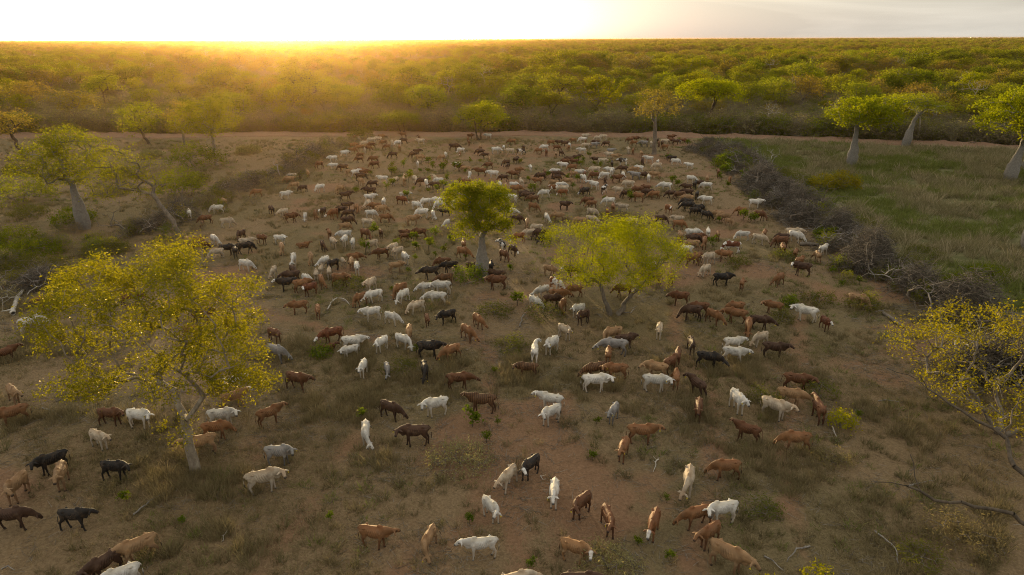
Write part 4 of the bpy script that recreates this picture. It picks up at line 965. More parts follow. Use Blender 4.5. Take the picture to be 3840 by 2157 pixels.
SHRUBS = [ # x, y, height, radius, leaves, wording
 (35.4, 120.3, 1.5, 2.6, 'leaf_shrub'), (34.4, 106.5, 2.4, 3.0, 'leaf_sapling'), (32.4, 102.6, 1.3, 1.2, 'leaf_sapling'),
 (43.8, 89.5, 2.6, 2.3, 'leaf_pale'), (40.9, 89.0, 2.4, 1.7, 'leaf_pale'), (38.4, 92.6, 2.0, 2.8, 'leaf_shrub'),
 (-3.6, 53.9, 1.3, 1.4, 'leaf_sapling'), (2.4, 45.7, 1.0, 1.5, 'leaf_shrub'), (0.0, 40.5, 0.8, 1.1, 'leaf_shrub'), (-1.3, 46.3, 0.8, 1.3, 'leaf_shrub'),
 (-6.9, 37.7, 0.6, 1.0, 'leaf_shrub'), (-12.9, 51.7, 1.0, 1.5, 'leaf_shrub'), (-2.5, 27.8, 0.7, 1.6, 'leaf_scrub'), (3.7, 20.9, 0.8, 1.3, 'leaf_scrub'),
 (10.6, 24.2, 0.5, 0.8, 'leaf_shrub'), (17.4, 34.4, 0.9, 1.1, 'leaf_shrub'), (18.1, 22.3, 0.7, 1.5, 'leaf_scrub'), (15.8, 21.2, 0.6, 0.9, 'leaf_shrub'),
 (14.2, 33.9, 0.7, 1.0, 'leaf_shrub'), (15.2, 27.7, 0.5, 0.9, 'leaf_scrub'), (24.9, 59.5, 0.8, 1.2, 'leaf_shrub'), (20.1, 57.5, 0.7, 1.1, 'leaf_shrub'),
 (23.4, 48.5, 0.9, 1.3, 'leaf_shrub'), (26.1, 47.2, 1.1, 1.3, 'leaf_shrub'), (20.8, 47.7, 1.0, 0.6, 'leaf_sapling'), (19.3, 45.0, 0.9, 0.8, 'leaf_shrub'),
 (-12.2, 39.8, 0.6, 0.7, 'leaf_sapling'), (-48.3, 73.3, 1.8, 2.2, 'leaf_dark'), (-42.0, 85.8, 4.2, 3.1, 'leaf_olive'), (-60.4, 82.7, 4.0, 4.0, 'leaf_olive'),
 (-49.9, 108.0, 4.2, 4.6, 'leaf_dark'), (-45.0, 60.5, 1.6, 3.0, 'leaf_dark'), (-41.5, 56.5, 1.4, 2.6, 'leaf_shrub'), (-49.5, 65.0, 1.6, 3.2, 'leaf_dark'),
 (-38.5, 62.0, 1.3, 2.2, 'leaf_shrub'), (-33.8, 113, 2.0, 2.2, 'leaf_shrub'), (-30.5, 140, 2.6, 2.6, 'leaf_shrub'), (35.0, 80.5, 1.4, 1.8, 'leaf_shrub'),
 (36.5, 70.0, 1.2, 2.0, 'leaf_shrub'), (34.8, 57.0, 1.3, 1.8, 'leaf_shrub'), (36.5, 51.5, 1.4, 1.8, 'leaf_dark'), (33.5, 49.5, 1.0, 1.4, 'leaf_shrub'),
 (35.0, 93.5, 1.6, 1.7, 'leaf_shrub'), (36.8, 83.5, 1.5, 1.6, 'leaf_olive'), (33.2, 72.0, 1.6, 1.5, 'leaf_shrub'), (34.6, 64.0, 1.5, 1.5, 'leaf_shrub'), (32.0, 53.5, 1.3, 1.2, 'leaf_dark'),
 (-44, 95, 1.4, 2.0, 'leaf_shrub'), (-52, 88, 1.2, 1.8, 'leaf_scrub'), (-58, 100, 1.6, 2.2, 'leaf_shrub'), (-47, 123, 1.5, 2.2, 'leaf_scrub'), (-62, 118, 1.4, 2.0, 'leaf_scrub'), (-75, 104, 1.6, 2.4, 'leaf_shrub'), (-55, 76, 1.3, 2.0, 'leaf_shrub'),
 (37.5, 108, 1.6, 1.6, 'leaf_shrub'), (38.5, 98, 1.4, 2.0, 'leaf_shrub'), (35.5, 88, 1.5, 1.5, 'leaf_sapling'), (33.0, 84, 1.3, 1.2, 'leaf_shrub'), (34.0, 75, 1.6, 1.6, 'leaf_olive'), (31.5, 66.5, 1.3, 1.0, 'leaf_sapling'),
 (38.0, 60, 1.1, 1.6, 'leaf_shrub'), (40.0, 54, 1.1, 1.7, 'leaf_dark'), (33.5, 61, 1.2, 1.3, 'leaf_sapling'), (36.5, 114, 1.8, 1.8, 'leaf_olive'), (-36.5, 84, 1.5, 1.6, 'leaf_shrub'), (-36.0, 97, 1.4, 1.6, 'leaf_shrub'), (-38.5, 76.5, 1.4, 1.5, 'leaf_dull'),
 (9.0, 18.9, 1.5, 0.5, 'leaf_yellow'), (10.9, 19.3, 1.5, 0.45, 'leaf_yellow'), (17.1, 30.9, 1.1, 0.6, 'leaf_yellow'),
]
SHRUB_WORD = {'leaf_shrub': 'grey-green feathery shrub', 'leaf_sapling': 'bright green rounded bush', 'leaf_pale': 'yellow-green shrub with thin stems', 'leaf_scrub': 'dry greyish low bush',
              'leaf_dark': 'dark green dense shrub', 'leaf_olive': 'tall olive-green bush', 'leaf_yellow': 'yellow-leaved sapling bush', 'leaf_dull': 'dull gold shrub'}
SHRUB_ORD = []
for i, (x, y, h, r, lf) in enumerate(SHRUBS):
    area = r * r
    n = int(min(220, 26 + area * 22)); lfz = 0.10 + 0.0013 * y
    m = shrub_meshes("shrub", 700 + i, h, r, n, 17 if lf != 'leaf_scrub' else 22, 0.16 + 0.02 * r, lfz, lf, elong=0.28 if lf in ('leaf_shrub', 'leaf_scrub') else 0.5)
    o = place_shrub("shrub", m, x, y, None, 'shrub', 'shrubs scattered over the pasture')
    SHRUB_ORD.append((o, SHRUB_WORD[lf], project(x, y, h * 0.5)))

# saplings browsed by the herd
SAPS = "-18.7,107.6;-17.0,107.6;-13.5,111.1;-12.5,109.9;-10.8,104.0;-10.2,102.4;-10.6,110.5;-12.2,105.7;-13.9,103.5;-12.7,102.9;-8.7,105.1;-7.9,103.7;-6.8,111.6;-6.9,101.8;-15.1,101.9;-17.8,100.9;-20.8,100.4;-17.5,101.4;-7.3,95.3;-9.1,95.3;-9.1,90.3;-7.9,90.3;-10.7,87.5;-9.8,88.3;-13.0,89.8;-16.7,90.1;-16.3,92.7;-20.3,88.4;-13.1,84.4;-14.4,94.9;-7.4,87.8;0.5,111.5;1.4,110.2;-5.2,111.6;-11.0,72.9;-11.6,94.4;10.4,110.0;11.7,111.9;10.9,107.6;13.2,109.1;13.0,114.8;15.5,109.6;17.9,112.4;13.8,106.1;9.2,100.1;5.3,98.4;2.5,95.8;12.3,99.1;7.9,96.4;8.2,90.9;22.1,93.1;22.4,91.5;14.8,84.5;14.8,82.9;11.6,84.0;24.0,128.4;33.2,129.8;25.7,112.9;9.2,95.0;19.4,95.7;14.4,96.5;32.7,134.2;2.7,88.5;33.9,98.4;32.8,96.4;29.7,96.0;29.3,91.9;26.1,72.7;25.7,73.8;26.6,72.6;22.6,72.4;-14.2,67.1;-11.2,63.8;-7.7,66.8;-9.8,65.6;-9.1,62.5;-8.0,64.0;-7.9,62.2;-6.4,62.0;-7.0,59.9;-7.9,56.1;-6.0,65.4;-4.3,59.7;-8.8,58.6;-9.6,51.3;-6.7,51.6;0.4,48.1;-0.1,56.6;-13.7,61.3;-8.8,55.3;30.4,65.1;31.8,65.1;27.4,55.2;28.4,54.5;30.0,55.7;28.4,52.5;26.8,52.1;19.2,62.8;-13.7,23.3;-16.9,24.9;-7.7,23.5;-8.0,31.5;-2.1,31.0;-0.8,31.0;-1.8,23.4;4.4,31.1;3.8,27.8;-1.3,29.5;0.7,21.0;6.7,24.7;6.1,21.3;5.0,22.2;-1.0,36.6;-6.1,39.6;18.4,31.8"
def sapling_meshes(seed):
    rng = rng_of(seed)
    h = rng.uniform(0.75, 1.1)
    k = rng.integers(4, 7)
    a = rng.uniform(0, 6.283, k); rr = rng.uniform(0.12, 0.36, k)
    tg = np.stack((np.cos(a) * rr, np.sin(a) * rr, h * rng.uniform(0.62, 1.15, k)), -1)
    p0, p1, r0, r1 = grow_limbs(rng, np.array([0, 0, h * 0.45]), tg, 0.022, 0.010, 0.25, 0.1)
    v, q = join_np([tubes(np.array([[0, 0, -0.05]]), np.array([[0, 0, h * 0.46]]), np.array([0.028]), np.array([0.022]), 5), tubes(p0, p1, r0, r1, 4)])
    sm = mesh_np("sapling_stem", v, q, mats=[M['bark_dark']])
    c, sz, ti = clump_leaves(rng, tg, 26, 0.15, 0.22, 0.7)
    return sm, leaves_mesh("sapling_leaves", rng, c, sz, ti, M['leaf_sapling'], 0.5)
SAP_M = [sapling_meshes(900 + i) for i in range(6)]
SAP_ORD = []
_r = random.Random(5)
for i, it in enumerate(SAPS.split(';')):
    x, y = map(float, it.split(','))
    s = _r.uniform(0.7, 1.35) * (0.95 if y > 60 else 0.52)
    if (x, y) in ((0.4, 48.1), (-2.1, 31.0)): s = 1.1
    o = place_shrub("sapling", SAP_M[i % 6], x, y, None, 'sapling', 'green saplings among the cattle', _r.uniform(0, 6.28), s, ("stem", "leaves"))
    SAP_ORD.append((o, 'bright green ' + ('knee-high' if s < 0.8 else 'waist-high' if s < 1.2 else 'taller') + ' sapling', project(x, y, 0.6 * s)))

# ------------------------------------------------------------------ dead wood
def dead_limb(name, seed, L, r, mat='wood_dead', n=9, lift=0.5):
    rng = rng_of(seed)
    n0 = np.array([0, 0, r])
    main = np.array([[L * f, rng.normal() * 0.12 * L * f, r + lift * math.sin(f * 2.4) * 0.5 + 0.05] for f in (0.3, 0.55, 0.8, 1.0)])
    side = np.stack((rng.uniform(0.4, 1.0, n) * L, rng.normal(size=n) * 0.28 * L, np.abs(rng.normal(size=n)) * lift + 0.03), -1)
    p0, p1, r0, r1 = grow_limbs(rng, n0, np.concatenate((main, side)), r, max(0.012, r * 0.16), 0.5, 0.18)
    v, q = tubes(p0, p1, r0, r1, 6)
    return mesh_np(name, v, q, mats=[M[mat]], smooth=True)
LIMBS = [dead_limb("dead_limb", 300 + i, L, r, mt, n, lf) for i, (L, r, mt, n, lf) in enumerate(
    [(3.6, 0.10, 'wood_dead', 10, 1.2), (4.6, 0.10, 'wood_dead', 9, 1.2), (2.8, 0.07, 'wood_dead', 8, 0.9), (3.2, 0.06, 'wood_bleached', 10, 1.0), (5.2, 0.15, 'bark_grey', 11, 1.8), (2.4, 0.06, 'bark_dark', 8, 1.0)])]

def brush_pile(line, width, height, seed, label, n_twig=2600, n_limb=9, shade=0.0):
    rng = rng_of(seed)
    p = resample(line, 0.5)
    cx, cy = p.mean(0)
    root = obj("brush_pile", None, None, (cx, cy, float(gz(cx, cy))))
    k = rng.integers(0, len(p), n_twig * 3)
    lat = np.clip(rng.normal(size=(n_twig * 3, 2)), -2.2, 2.2) * width * 0.26
    xy = p[k] - np.array([cx, cy]) + lat
    heap = fbm((xy[:, 0] + cx) * 0.30, (xy[:, 1] + cy) * 0.30, 5, 3)
    sel = np.nonzero(rng.uniform(0, 1, len(xy)) < np.clip((heap - 0.42) * 6.0, 0.03, 1.0))[0][:n_twig]
    xy, lat, n_twig = xy[sel], lat[sel], len(sel)
    prof = np.exp(-np.sum(lat ** 2, 1) / (2 * (width * 0.30) ** 2)) * np.clip(0.25 + 3.2 * (fbm((xy[:, 0] + cx) * 0.30, (xy[:, 1] + cy) * 0.30, 5) - 0.30), 0.15, 1.6)
    z = rng.uniform(0.0, 1.0, n_twig) ** 0.7 * height * prof
    L = rng.gamma(3.0, 0.28, n_twig) + 0.25
    az = rng.uniform(0, 6.283, n_twig); el = rng.normal(size=n_twig) * 0.5
    d = np.stack((np.cos(az) * np.cos(el), np.sin(az) * np.cos(el), np.sin(el)), -1) * L[:, None] * 0.5
    c = np.stack((xy[:, 0], xy[:, 1], z + 0.05), -1)
    mid = c + rng.normal(size=c.shape) * (L * 0.08)[:, None]
    a, b = c - d, c + d
    a[:, 2] = np.maximum(a[:, 2], 0.0); b[:, 2] = np.maximum(b[:, 2], 0.0)
    r = rng.uniform(0.010, 0.026, n_twig) * (0.7 + 0.3 * L)
    v1, q1 = tubes(a, mid, r, r * 0.8, 3)
    v2, q2 = tubes(mid, b, r * 0.8, r * 0.35, 3)
    ti = np.clip(rng.beta(1.3, 2.4, n_twig) + shade, 0, 1)
    v, q = join_np([(v1, q1), (v2, q2)])
    tw = obj("twigs", mesh_np("twigs", v, q, attrs={"tint": ('FLOAT', np.concatenate((np.repeat(ti, 6), np.repeat(ti, 6))))}, mats=[M['twigs']]), root)
    tw["kind"] = 'stuff'
    for i in range(n_limb):
        j = rng.integers(0, len(p))
        x, y = p[j] - np.array([cx, cy]) + rng.normal(size=2) * width * 0.22
        b_ = obj("branch", LIMBS[rng.integers(0, len(LIMBS))], root, (x, y, rng.uniform(0.05, height * 0.4)), rng.uniform(0, 6.28), rng.uniform(0.45, 0.85))
        b_.rotation_euler = (rng.uniform(-0.4, 0.4), rng.uniform(-0.7, 0.15), rng.uniform(0, 6.28))
    return tag(root, label, 'brush pile', 'brush pushed up into windrows')

BR_ORD = []
def windrow(pts, n, width, height, seed, word, tw, lb):
    p = resample(pts, 0.5)
    step = len(p) / n
    for i in range(n):
        seg = p[int(i * step):max(int((i + 1) * step) + 2, int(i * step) + 4)]
        w = width[i] if hasattr(width, '__len__') else width
        o = brush_pile([tuple(q) for q in seg], w, height * (0.85 + 0.3 * ((i * 37) % 10) / 10), seed + i, None, tw, lb)
        m = seg.mean(0)
        BR_ORD.append((o, word, project(m[0], m[1], 0.5)))
windrow(WINDROW_R, 9, [7.5, 7.0, 6.0, 6.5, 6.0, 6.5, 6.0, 5.0, 4.5], 2.4, 400, 'grey tangled windrow brush pile', 3600, 9)
windrow(WINDROW_L, 7, [4.5, 5.0, 5.0, 4.5, 4.0, 4.0, 5.0], 1.5, 430, 'brownish windrow brush pile', 900, 6)
windrow([(-43.5, 44.5), (-40.0, 49.5), (-38.4, 55.0)], 2, 4.0, 1.2, 450, 'low brush pile by bleached log', 1500, 5)
windrow([(31.5, 34.5), (27.5, 37.0), (29.0, 32.0)], 1, 5.0, 2.0, 460, 'loose grey brush pile', 2600, 8)

STICKS = [[(11.8, 22.0), (11.1, 21.7), (10.5, 21.0)], [(17.7, 25.7), (18.5, 25.9), (19.2, 26.2)], [(7.0, 28.0), (6.9, 27.6), (6.5, 26.9)], [(1.3, 26.8), (1.4, 26.2)],
 [(-16.1, 23.9), (-15.7, 24.8), (-15.4, 25.4), (-15.2, 25.9)], [(-25.8, 33.0), (-24.0, 31.9)], [(-11.7, 22.9), (-11.6, 22.2)],
 [(-13.8, 47.4), (-13.8, 48.6), (-13.6, 49.5), (-12.8, 49.2), (-12.3, 48.2)], [(28.0, 63.8), (29.8, 63.5)], [(-36.8, 46.6), (-38.5, 49.6), (-39.9, 52.9), (-38.8, 53.6)],
 [(-19.6, 20.9), (-19.3, 21.0), (-18.9, 20.8)], [(-9.4, 49.3), (-8.9, 49.6), (-7.9, 49.1)], [(11.8, 38.3), (11.9, 37.4)], [(9.8, 21.4), (10.3, 20.5)], [(16.6, 31.0), (16.4, 29.7)],
 [(20.4, 33.6), (20.9, 33.4), (21.5, 33.4)], [(-3.9, 52.9), (-3.1, 53.3), (-2.6, 54.3)], [(26.7, 46.6), (28.0, 46.9)], [(27.2, 46.3), (27.2, 45.0), (27.2, 43.6)],
 [(31.4, 47.0), (30.8, 45.0)], [(9.7, 49.7), (10.5, 50.2)], [(7.9, 46.7), (8.7, 46.3), (9.4, 48.0)], [(6.2, 46.5), (6.5, 45.8)], [(6.7, 47.3), (6.9, 46.7)], [(-13.2, 49.2), (-12.4, 48.5)],
 [(0.5, 44.0), (1.1, 47.0)], [(14.8, 22.8), (15.0, 21.5), (14.7, 20.9)]]
STICK_ORD = []
for i, st in enumerate(STICKS):
    rng = rng_of(520 + i)
    p = resample(st, 0.22)
    L = len(p) * 0.22
    big = i in (8, 9, 18)
    r = {8: 0.20, 9: 0.16, 18: 0.13}.get(i, 0.028 + 0.006 * L)
    cx, cy = p.mean(0)
    q = np.concatenate((p - np.array([cx, cy]), np.zeros((len(p), 1))), 1)
    q += np.concatenate((rng.normal(size=(len(p), 2)) * 0.03, np.zeros((len(p), 1))), 1)
    q[:, 2] = r * 0.8 + np.abs(np.sin(np.linspace(0, 3, len(p)))) * (0.03 if big else 0.10)
    parts = [loft_trunk(q, np.linspace(r, r * (0.7 if big else 0.35), len(q)), 8)] if len(q) > 2 else []
    for s in range(2):
        j = rng.integers(1, len(q)); d = rng.normal(size=3); d[2] = abs(d[2]) * 0.6; d *= rng.uniform(0.12, 0.32) * (1 + 2 * big) / np.linalg.norm(d)
        parts.append(tubes(q[j:j + 1], q[j:j + 1] + d, np.array([r * 0.5]), np.array([r * 0.15]), 5))
    v, f = join_np(parts)
    o = obj("fallen_log" if big else "fallen_branch", mesh_np("fallen_branch", v, f, mats=[M['wood_bleached' if i in (2, 3, 6, 7, 9, 14) else 'bark_grey' if i in (8, 18) else 'wood_dead']], smooth=True), None, (cx, cy, float(gz(cx, cy))))
    tag(o, None, 'log' if big else 'branch', 'dead wood lying on the pasture')
    STICK_ORD.append((o, ('bleached ' if i in (2, 3, 6, 7, 9, 14) else 'grey ') + ('bent ' if len(st) > 2 else 'straight ') + ('log' if big else 'dead branch') + ' on the ground', project(cx, cy, 0)))

# leafless tree leaning in from the lower right corner
rng = rng_of(77)
tg = np.array([(-1.2, 0.6, 3.3), (-2.2, 1.1, 3.2), (-3.3, 1.6, 3.1), (-4.2, 1.9, 3.5), (-5.2, 2.3, 3.4), (-3.9, 2.6, 4.4), (-0.6, 1.8, 4.4), (-1.0, 3.6, 5.2), (-1.9, 5.4, 5.6), (-2.7, 7.0, 5.7),
               (0.6, 4.0, 5.4), (1.6, 4.6, 5.8), (-0.3, 2.8, 4.9), (-1.5, 4.5, 5.4), (0.1, 1.1, 4.0), (-4.6, 1.4, 3.9), (-2.4, 5.2, 6.2)])
p0, p1, r0, r1 = grow_limbs(rng, np.array([0.2, 0.3, 2.2]), tg, 0.13, 0.018, 0.45, 0.12, 0.05)
zz = np.linspace(0, 1, 8)
v1, q1 = loft_trunk(np.stack((0.2 * zz, 0.3 * zz + 0.1 * np.sin(zz * 5), -0.2 + 2.4 * zz), -1), np.interp(zz, [0, 0.2, 1], [0.32, 0.24, 0.19]), 10)
v2, q2 = tubes(p0, p1, r0, r1, 7)
root = obj("bare_tree", None, None, (18.6, 19.0, float(gz(18.6, 19.0))))
obj("trunk", mesh_np("bare_trunk", v1, q1, mats=[M['bark_grey']], smooth=True), root)
obj("crown", mesh_np("bare_boughs", v2, q2, mats=[M['bark_dark']], smooth=True), root)
tag(root, "leafless grey-limbed tree reaching in from the lower right corner", 'tree')

# ------------------------------------------------------------------ the wood beyond the road
WOOD = {}
def wood_kind(key, word, n, **kw):
    WOOD[key] = (word, [tree_meshes("wood_" + key, 1000 + 31 * len(WOOD) + i, **kw) for i in range(n)])
wood_kind('olive', 'olive round-crowned tree', 3, H=8.8, R=4.4, z0=2.2, fork=2.6, low=0.7, trunk_r=0.22, lobes=9, clumps=110, per=34, sig=0.55, leaf=0.33, mat='leaf_olive', bark='bark_grey', tip_r=0.03, sides=4, seg=1.0, lobe_r=0.46)
wood_kind('flat', 'flat-topped spreading tree', 2, H=8.6, R=5.2, z0=3.6, fork=3.2, low=0.4, trunk_r=0.24, lobes=10, clumps=110, per=34, sig=0.55, leaf=0.33, mat='leaf_olive', bark='bark_dark', tip_r=0.03, sides=4, seg=1.0, lobe_r=0.40)
wood_kind('lime', 'fresh yellow-green tree', 2, H=8.4, R=4.2, z0=1.8, fork=2.2, low=0.7, trunk_r=0.22, lobes=9, clumps=110, per=36, sig=0.55, leaf=0.33, mat='leaf_lime', bark='bark_grey', tip_r=0.03, sides=4, seg=1.0, lobe_r=0.46)
wood_kind('dark', 'dark green dense tree', 2, H=7.8, R=4.0, z0=1.2, fork=1.8, low=0.8, trunk_r=0.22, lobes=9, clumps=115, per=36, sig=0.55, leaf=0.33, mat='leaf_dark', bark='bark_dark', tip_r=0.03, sides=4, seg=1.0, lobe_r=0.48)
wood_kind('dull', 'dull gold sparse tree', 2, H=8.6, R=4.0, z0=2.4, fork=2.8, low=0.7, trunk_r=0.2, lobes=8, clumps=95, per=26, sig=0.55, leaf=0.32, mat='leaf_dull', bark='bark_grey', tip_r=0.03, sides=4, seg=1.0, lobe_r=0.44)
wood_kind('bare', 'nearly leafless pale-limbed tree', 2, H=7.6, R=2.8, z0=2.4, fork=2.6, trunk_r=0.17, lobes=8, clumps=60, per=3, sig=0.5, leaf=0.25, mat='leaf_dull', bark='bark_pale', tip_r=0.022, sides=4, seg=0.9, lobe_r=0.5)
MIXW = ['olive'] * 32 + ['flat'] * 14 + ['lime'] * 14 + ['dark'] * 14 + ['dull'] * 22 + ['bare'] * 7

def road_y(x):
    return np.interp(x, [p[0] for p in ROAD], [p[1] for p in ROAD])

def jitter_ring(rng, r0, r1, cell, az0=-0.86, az1=0.80):
    xs = np.arange(-r1, r1, cell); ys = np.arange(40, r1, cell)
    X, Y = np.meshgrid(xs, ys); X = X.ravel() + rng.uniform(-0.48, 0.48, X.size) * cell; Y = Y.ravel() + rng.uniform(-0.48, 0.48, Y.size) * cell
    r = np.hypot(X, Y); az = np.arctan2(X, Y)
    k = (r >= r0) & (r < r1) & (az > az0) & (az < az1)
    return X[k], Y[k]

rng = rng_of(2024)
tx, ty = jitter_ring(rng, 100, 330, 10.2)
clear = fbm(tx / 55.0, ty / 55.0, 71, 3)
k = (ty > road_y(tx) + 9.0) & (clear > 0.44) & ((ty > road_y(tx) + 42) | (rng.uniform(0, 1, len(tx)) < np.where(tx < -20, 0.75, 0.35)))
tx, ty = tx[k], ty[k]
HAND = [(-19.2, 166.3, 'olive', 1.08), (-72.0, 382.5, 'dark', 1.2), (2.2, 168.9, 'dark', 1.1), (11.9, 187.1, 'flat', 1.15), (21.4, 178.0, 'lime', 1.5), (50.6, 225.2, 'olive', 1.0), (109.5, 322.6, 'lime', 1.15),
        (114.2, 284.8, 'lime', 1.1), (154.3, 347.8, 'flat', 1.3), (137.1, 282.7, 'lime', 0.9), (77.3, 140.0, 'olive', 0.95), (139.2, 215.5, 'lime', 1.2), (190.8, 275.2, 'olive', 1.25), (114.9, 181.2, 'dark', 0.9),
        (-97.7, 157.0, 'dull', 1.05), (-59.7, 182.4, 'lime', 1.0), (-75.5, 203.6, 'dull', 1.1), (-51.5, 212.4, 'dark', 1.0), (-9.0, 289.4, 'flat', 1.05), (-13.0, 220.1, 'olive', 0.95), (-112.8, 195.8, 'flat', 1.1),
        (-121.0, 252.1, 'olive', 1.15), (37.6, 215.1, 'dull', 0.9), (88.1, 146.0, 'dull', 0.9), (9.0, 158.5, 'flat', 0.85), (78.9, 134.5, 'bare', 1.15), (54.0, 146.5, 'bare', 1.0), (29.5, 153.5, 'bare', 0.9), (66.0, 143.0, 'bare', 1.05),
        (105.0, 131.0, 'lime', 1.1), (99.0, 150.0, 'olive', 1.0)]
cand = [(x, y, kd, s) for x, y, kd, s in HAND]
hx = np.array([h[0] for h in HAND]); hy = np.array([h[1] for h in HAND])
_r = random.Random(99)
for x, y in zip(tx, ty):
    if np.min(np.hypot(hx - x, hy - y)) < 6.5 or math.hypot(x - 44.5, y - 156.5) < 9: continue
    kd = _r.choice(MIXW)
    s = _r.choice((_r.uniform(0.5, 0.8), _r.uniform(0.8, 1.1), _r.uniform(0.9, 1.3))) * float(0.62 + 0.75 * fbm(x / 45.0, y / 45.0, 301, 3))
    cand.append((float(x), float(y), kd, s))
def seen(x, y):
    u, v = project(x, y, 6.0)
    return -0.03 < u < 1.03
vis = sorted([c for c in cand if seen(c[0], c[1])], key=lambda c: math.hypot(c[0], c[1]))
N_TREE = 235
TREE_ORD = []
single = set()
for i, c in enumerate(vis[:N_TREE]):
    x, y, kd, s = c
    word, ms = WOOD[kd]
    o = place_tree("woodland_tree", ms[i % len(ms)], (x, y), None, 'tree', 'trees of the wood beyond the road', _r.uniform(0, 6.28), (s * _r.uniform(0.9, 1.1), s * _r.uniform(0.9, 1.1), s * _r.uniform(0.82, 1.15)))
    TREE_ORD.append((o, word, project(x, y, 7.0 * s)))
    single.add(c)
rest = [c for c in cand if c not in single]

# prototypes for the masses that no one could count
def merged(name, tm, cm):
    out = []
    for me in (tm, cm):
        n = len(me.vertices); v = np.empty(n * 3, np.float32); me.vertices.foreach_get("co", v)
        q = np.empty(len(me.loops), np.int32); me.loops.foreach_get("vertex_index", q)
        out.append((v.reshape(-1, 3), q.reshape(-1, 4)))
    nt = len(out[0][0])
    v, q = join_np(out)
    ti = np.zeros(len(v), np.float32); tt = np.empty(len(v) - nt, np.float32); cm.attributes["tint"].data.foreach_get("value", tt); ti[nt:] = tt
    fm = np.concatenate((np.zeros(len(out[0][1])), np.ones(len(out[1][1]))))
    return mesh_np(name, v, q, attrs={"tint": ('FLOAT', ti)}, mats=[tm.materials[0], cm.materials[0]], fmat=fm)

def proto_collection(name, meshes):
    col = bpy.data.collections.new(name)
    for i, me in enumerate(meshes):
        o = bpy.data.objects.new("%s_%02d" % (name, i), me)
        col.objects.link(o)
    return col

def scatter(name, col, pts, idx, rot, scl, label, cat):
    """one object whose points carry copies of the prototypes"""
    me = bpy.data.meshes.new(name)
    me.vertices.add(len(pts)); me.vertices.foreach_set("co", np.asarray(pts, np.float32).ravel())
    for an, val in (("rot", rot), ("scl", scl)):
        a = me.attributes.new(an, 'FLOAT', 'POINT'); a.data.foreach_set("value", np.asarray(val, np.float32))
    a = me.attributes.new("pick", 'INT', 'POINT'); a.data.foreach_set("value", np.asarray(idx, np.int32))
    me.update()
    o = obj(name, me)
    ng = bpy.data.node_groups.new(name, 'GeometryNodeTree')
    ng.interface.new_socket("Geometry", in_out='INPUT', socket_type='NodeSocketGeometry')
    ng.interface.new_socket("Geometry", in_out='OUTPUT', socket_type='NodeSocketGeometry')
    N, L = ng.nodes, ng.links
    gi, go = N.new("NodeGroupInput"), N.new("NodeGroupOutput")
    ci = N.new("GeometryNodeCollectionInfo"); ci.inputs["Collection"].default_value = col
    ci.inputs["Separate Children"].default_value = True; ci.inputs["Reset Children"].default_value = True
    ip = N.new("GeometryNodeInstanceOnPoints"); ip.inputs["Pick Instance"].default_value = True
    def named(nm, ty):
        a = N.new("GeometryNodeInputNamedAttribute"); a.data_type = ty; a.inputs["Name"].default_value = nm
        return a.outputs["Attribute"]
    cx = N.new("ShaderNodeCombineXYZ"); L.new(named("rot", 'FLOAT'), cx.inputs[2])
    e2r = N.new("FunctionNodeEulerToRotation"); L.new(cx.outputs[0], e2r.inputs[0])
    L.new(gi.outputs[0], ip.inputs["Points"]); L.new(ci.outputs[0], ip.inputs["Instance"])
    L.new(named("pick", 'INT'), ip.inputs["Instance Index"])
    L.new(e2r.outputs[0], ip.inputs["Rotation"])
    L.new(named("scl", 'FLOAT'), ip.inputs["Scale"])
    L.new(ip.outputs[0], go.inputs[0])
    md = o.modifiers.new("scatter", 'NODES'); md.node_group = ng
    return tag(o, label, cat, None, 'stuff')

keys, protos = [], []
for kd, (w_, ms) in WOOD.items():
    for tm, cm in ms:
        keys.append(kd); protos.append(merged("far_" + kd, tm, cm))
far_col = proto_collection("far_tree", protos)
by_kind = {kd: [i for i, k_ in enumerate(keys) if k_ == kd] for kd in WOOD}
fx_, fy_, fk_, fs_ = [], [], [], []
for x, y, kd, s in rest:
    fx_.append(x); fy_.append(y); fk_.append(_r.choice(by_kind[kd])); fs_.append(s)
for r0_, r1_, cell in ((330, 800, 9.6), (800, 1700, 10.4), (1700, 4200, 19.0), (4200, 9500, 40.0)):
    X, Y = jitter_ring(rng, r0_, r1_, cell)
    if r0_ < 1000:
        kk = fbm(X / 70.0, Y / 110.0, 71, 3) > 0.42
        X, Y = X[kk], Y[kk]
    pk = ((rng.uniform(0, 1, len(X)) * 0.55 + fbm(X / 60.0, Y / 100.0, 402, 3) * 0.9) % 1.0 * len(MIXW)).astype(int)
    for x, y, p_ in zip(X, Y, pk):
        kd = MIXW[p_]
        if kd == 'bare' and r0_ > 700: kd = 'olive'
        bk = by_kind[kd]
        fx_.append(x); fy_.append(y); fk_.append(bk[int(p_ * 7) % len(bk)])
    fs_.extend((rng.uniform(0.5, 1.3, len(X)) * (0.55 + 0.9 * fbm(X / 70.0, Y / 120.0, 301, 3)) * (1.0 if cell < 15 else 1.25 if cell < 30 else 1.5)).tolist())
fx_, fy_ = np.array(fx_), np.array(fy_)
scatter("distant_woodland", far_col, np.stack((fx_, fy_, gz(fx_, fy_)), -1), fk_, rng.uniform(0, 6.28, len(fx_)), fs_,
        "endless olive woodland canopy reaching the horizon", "woodland")

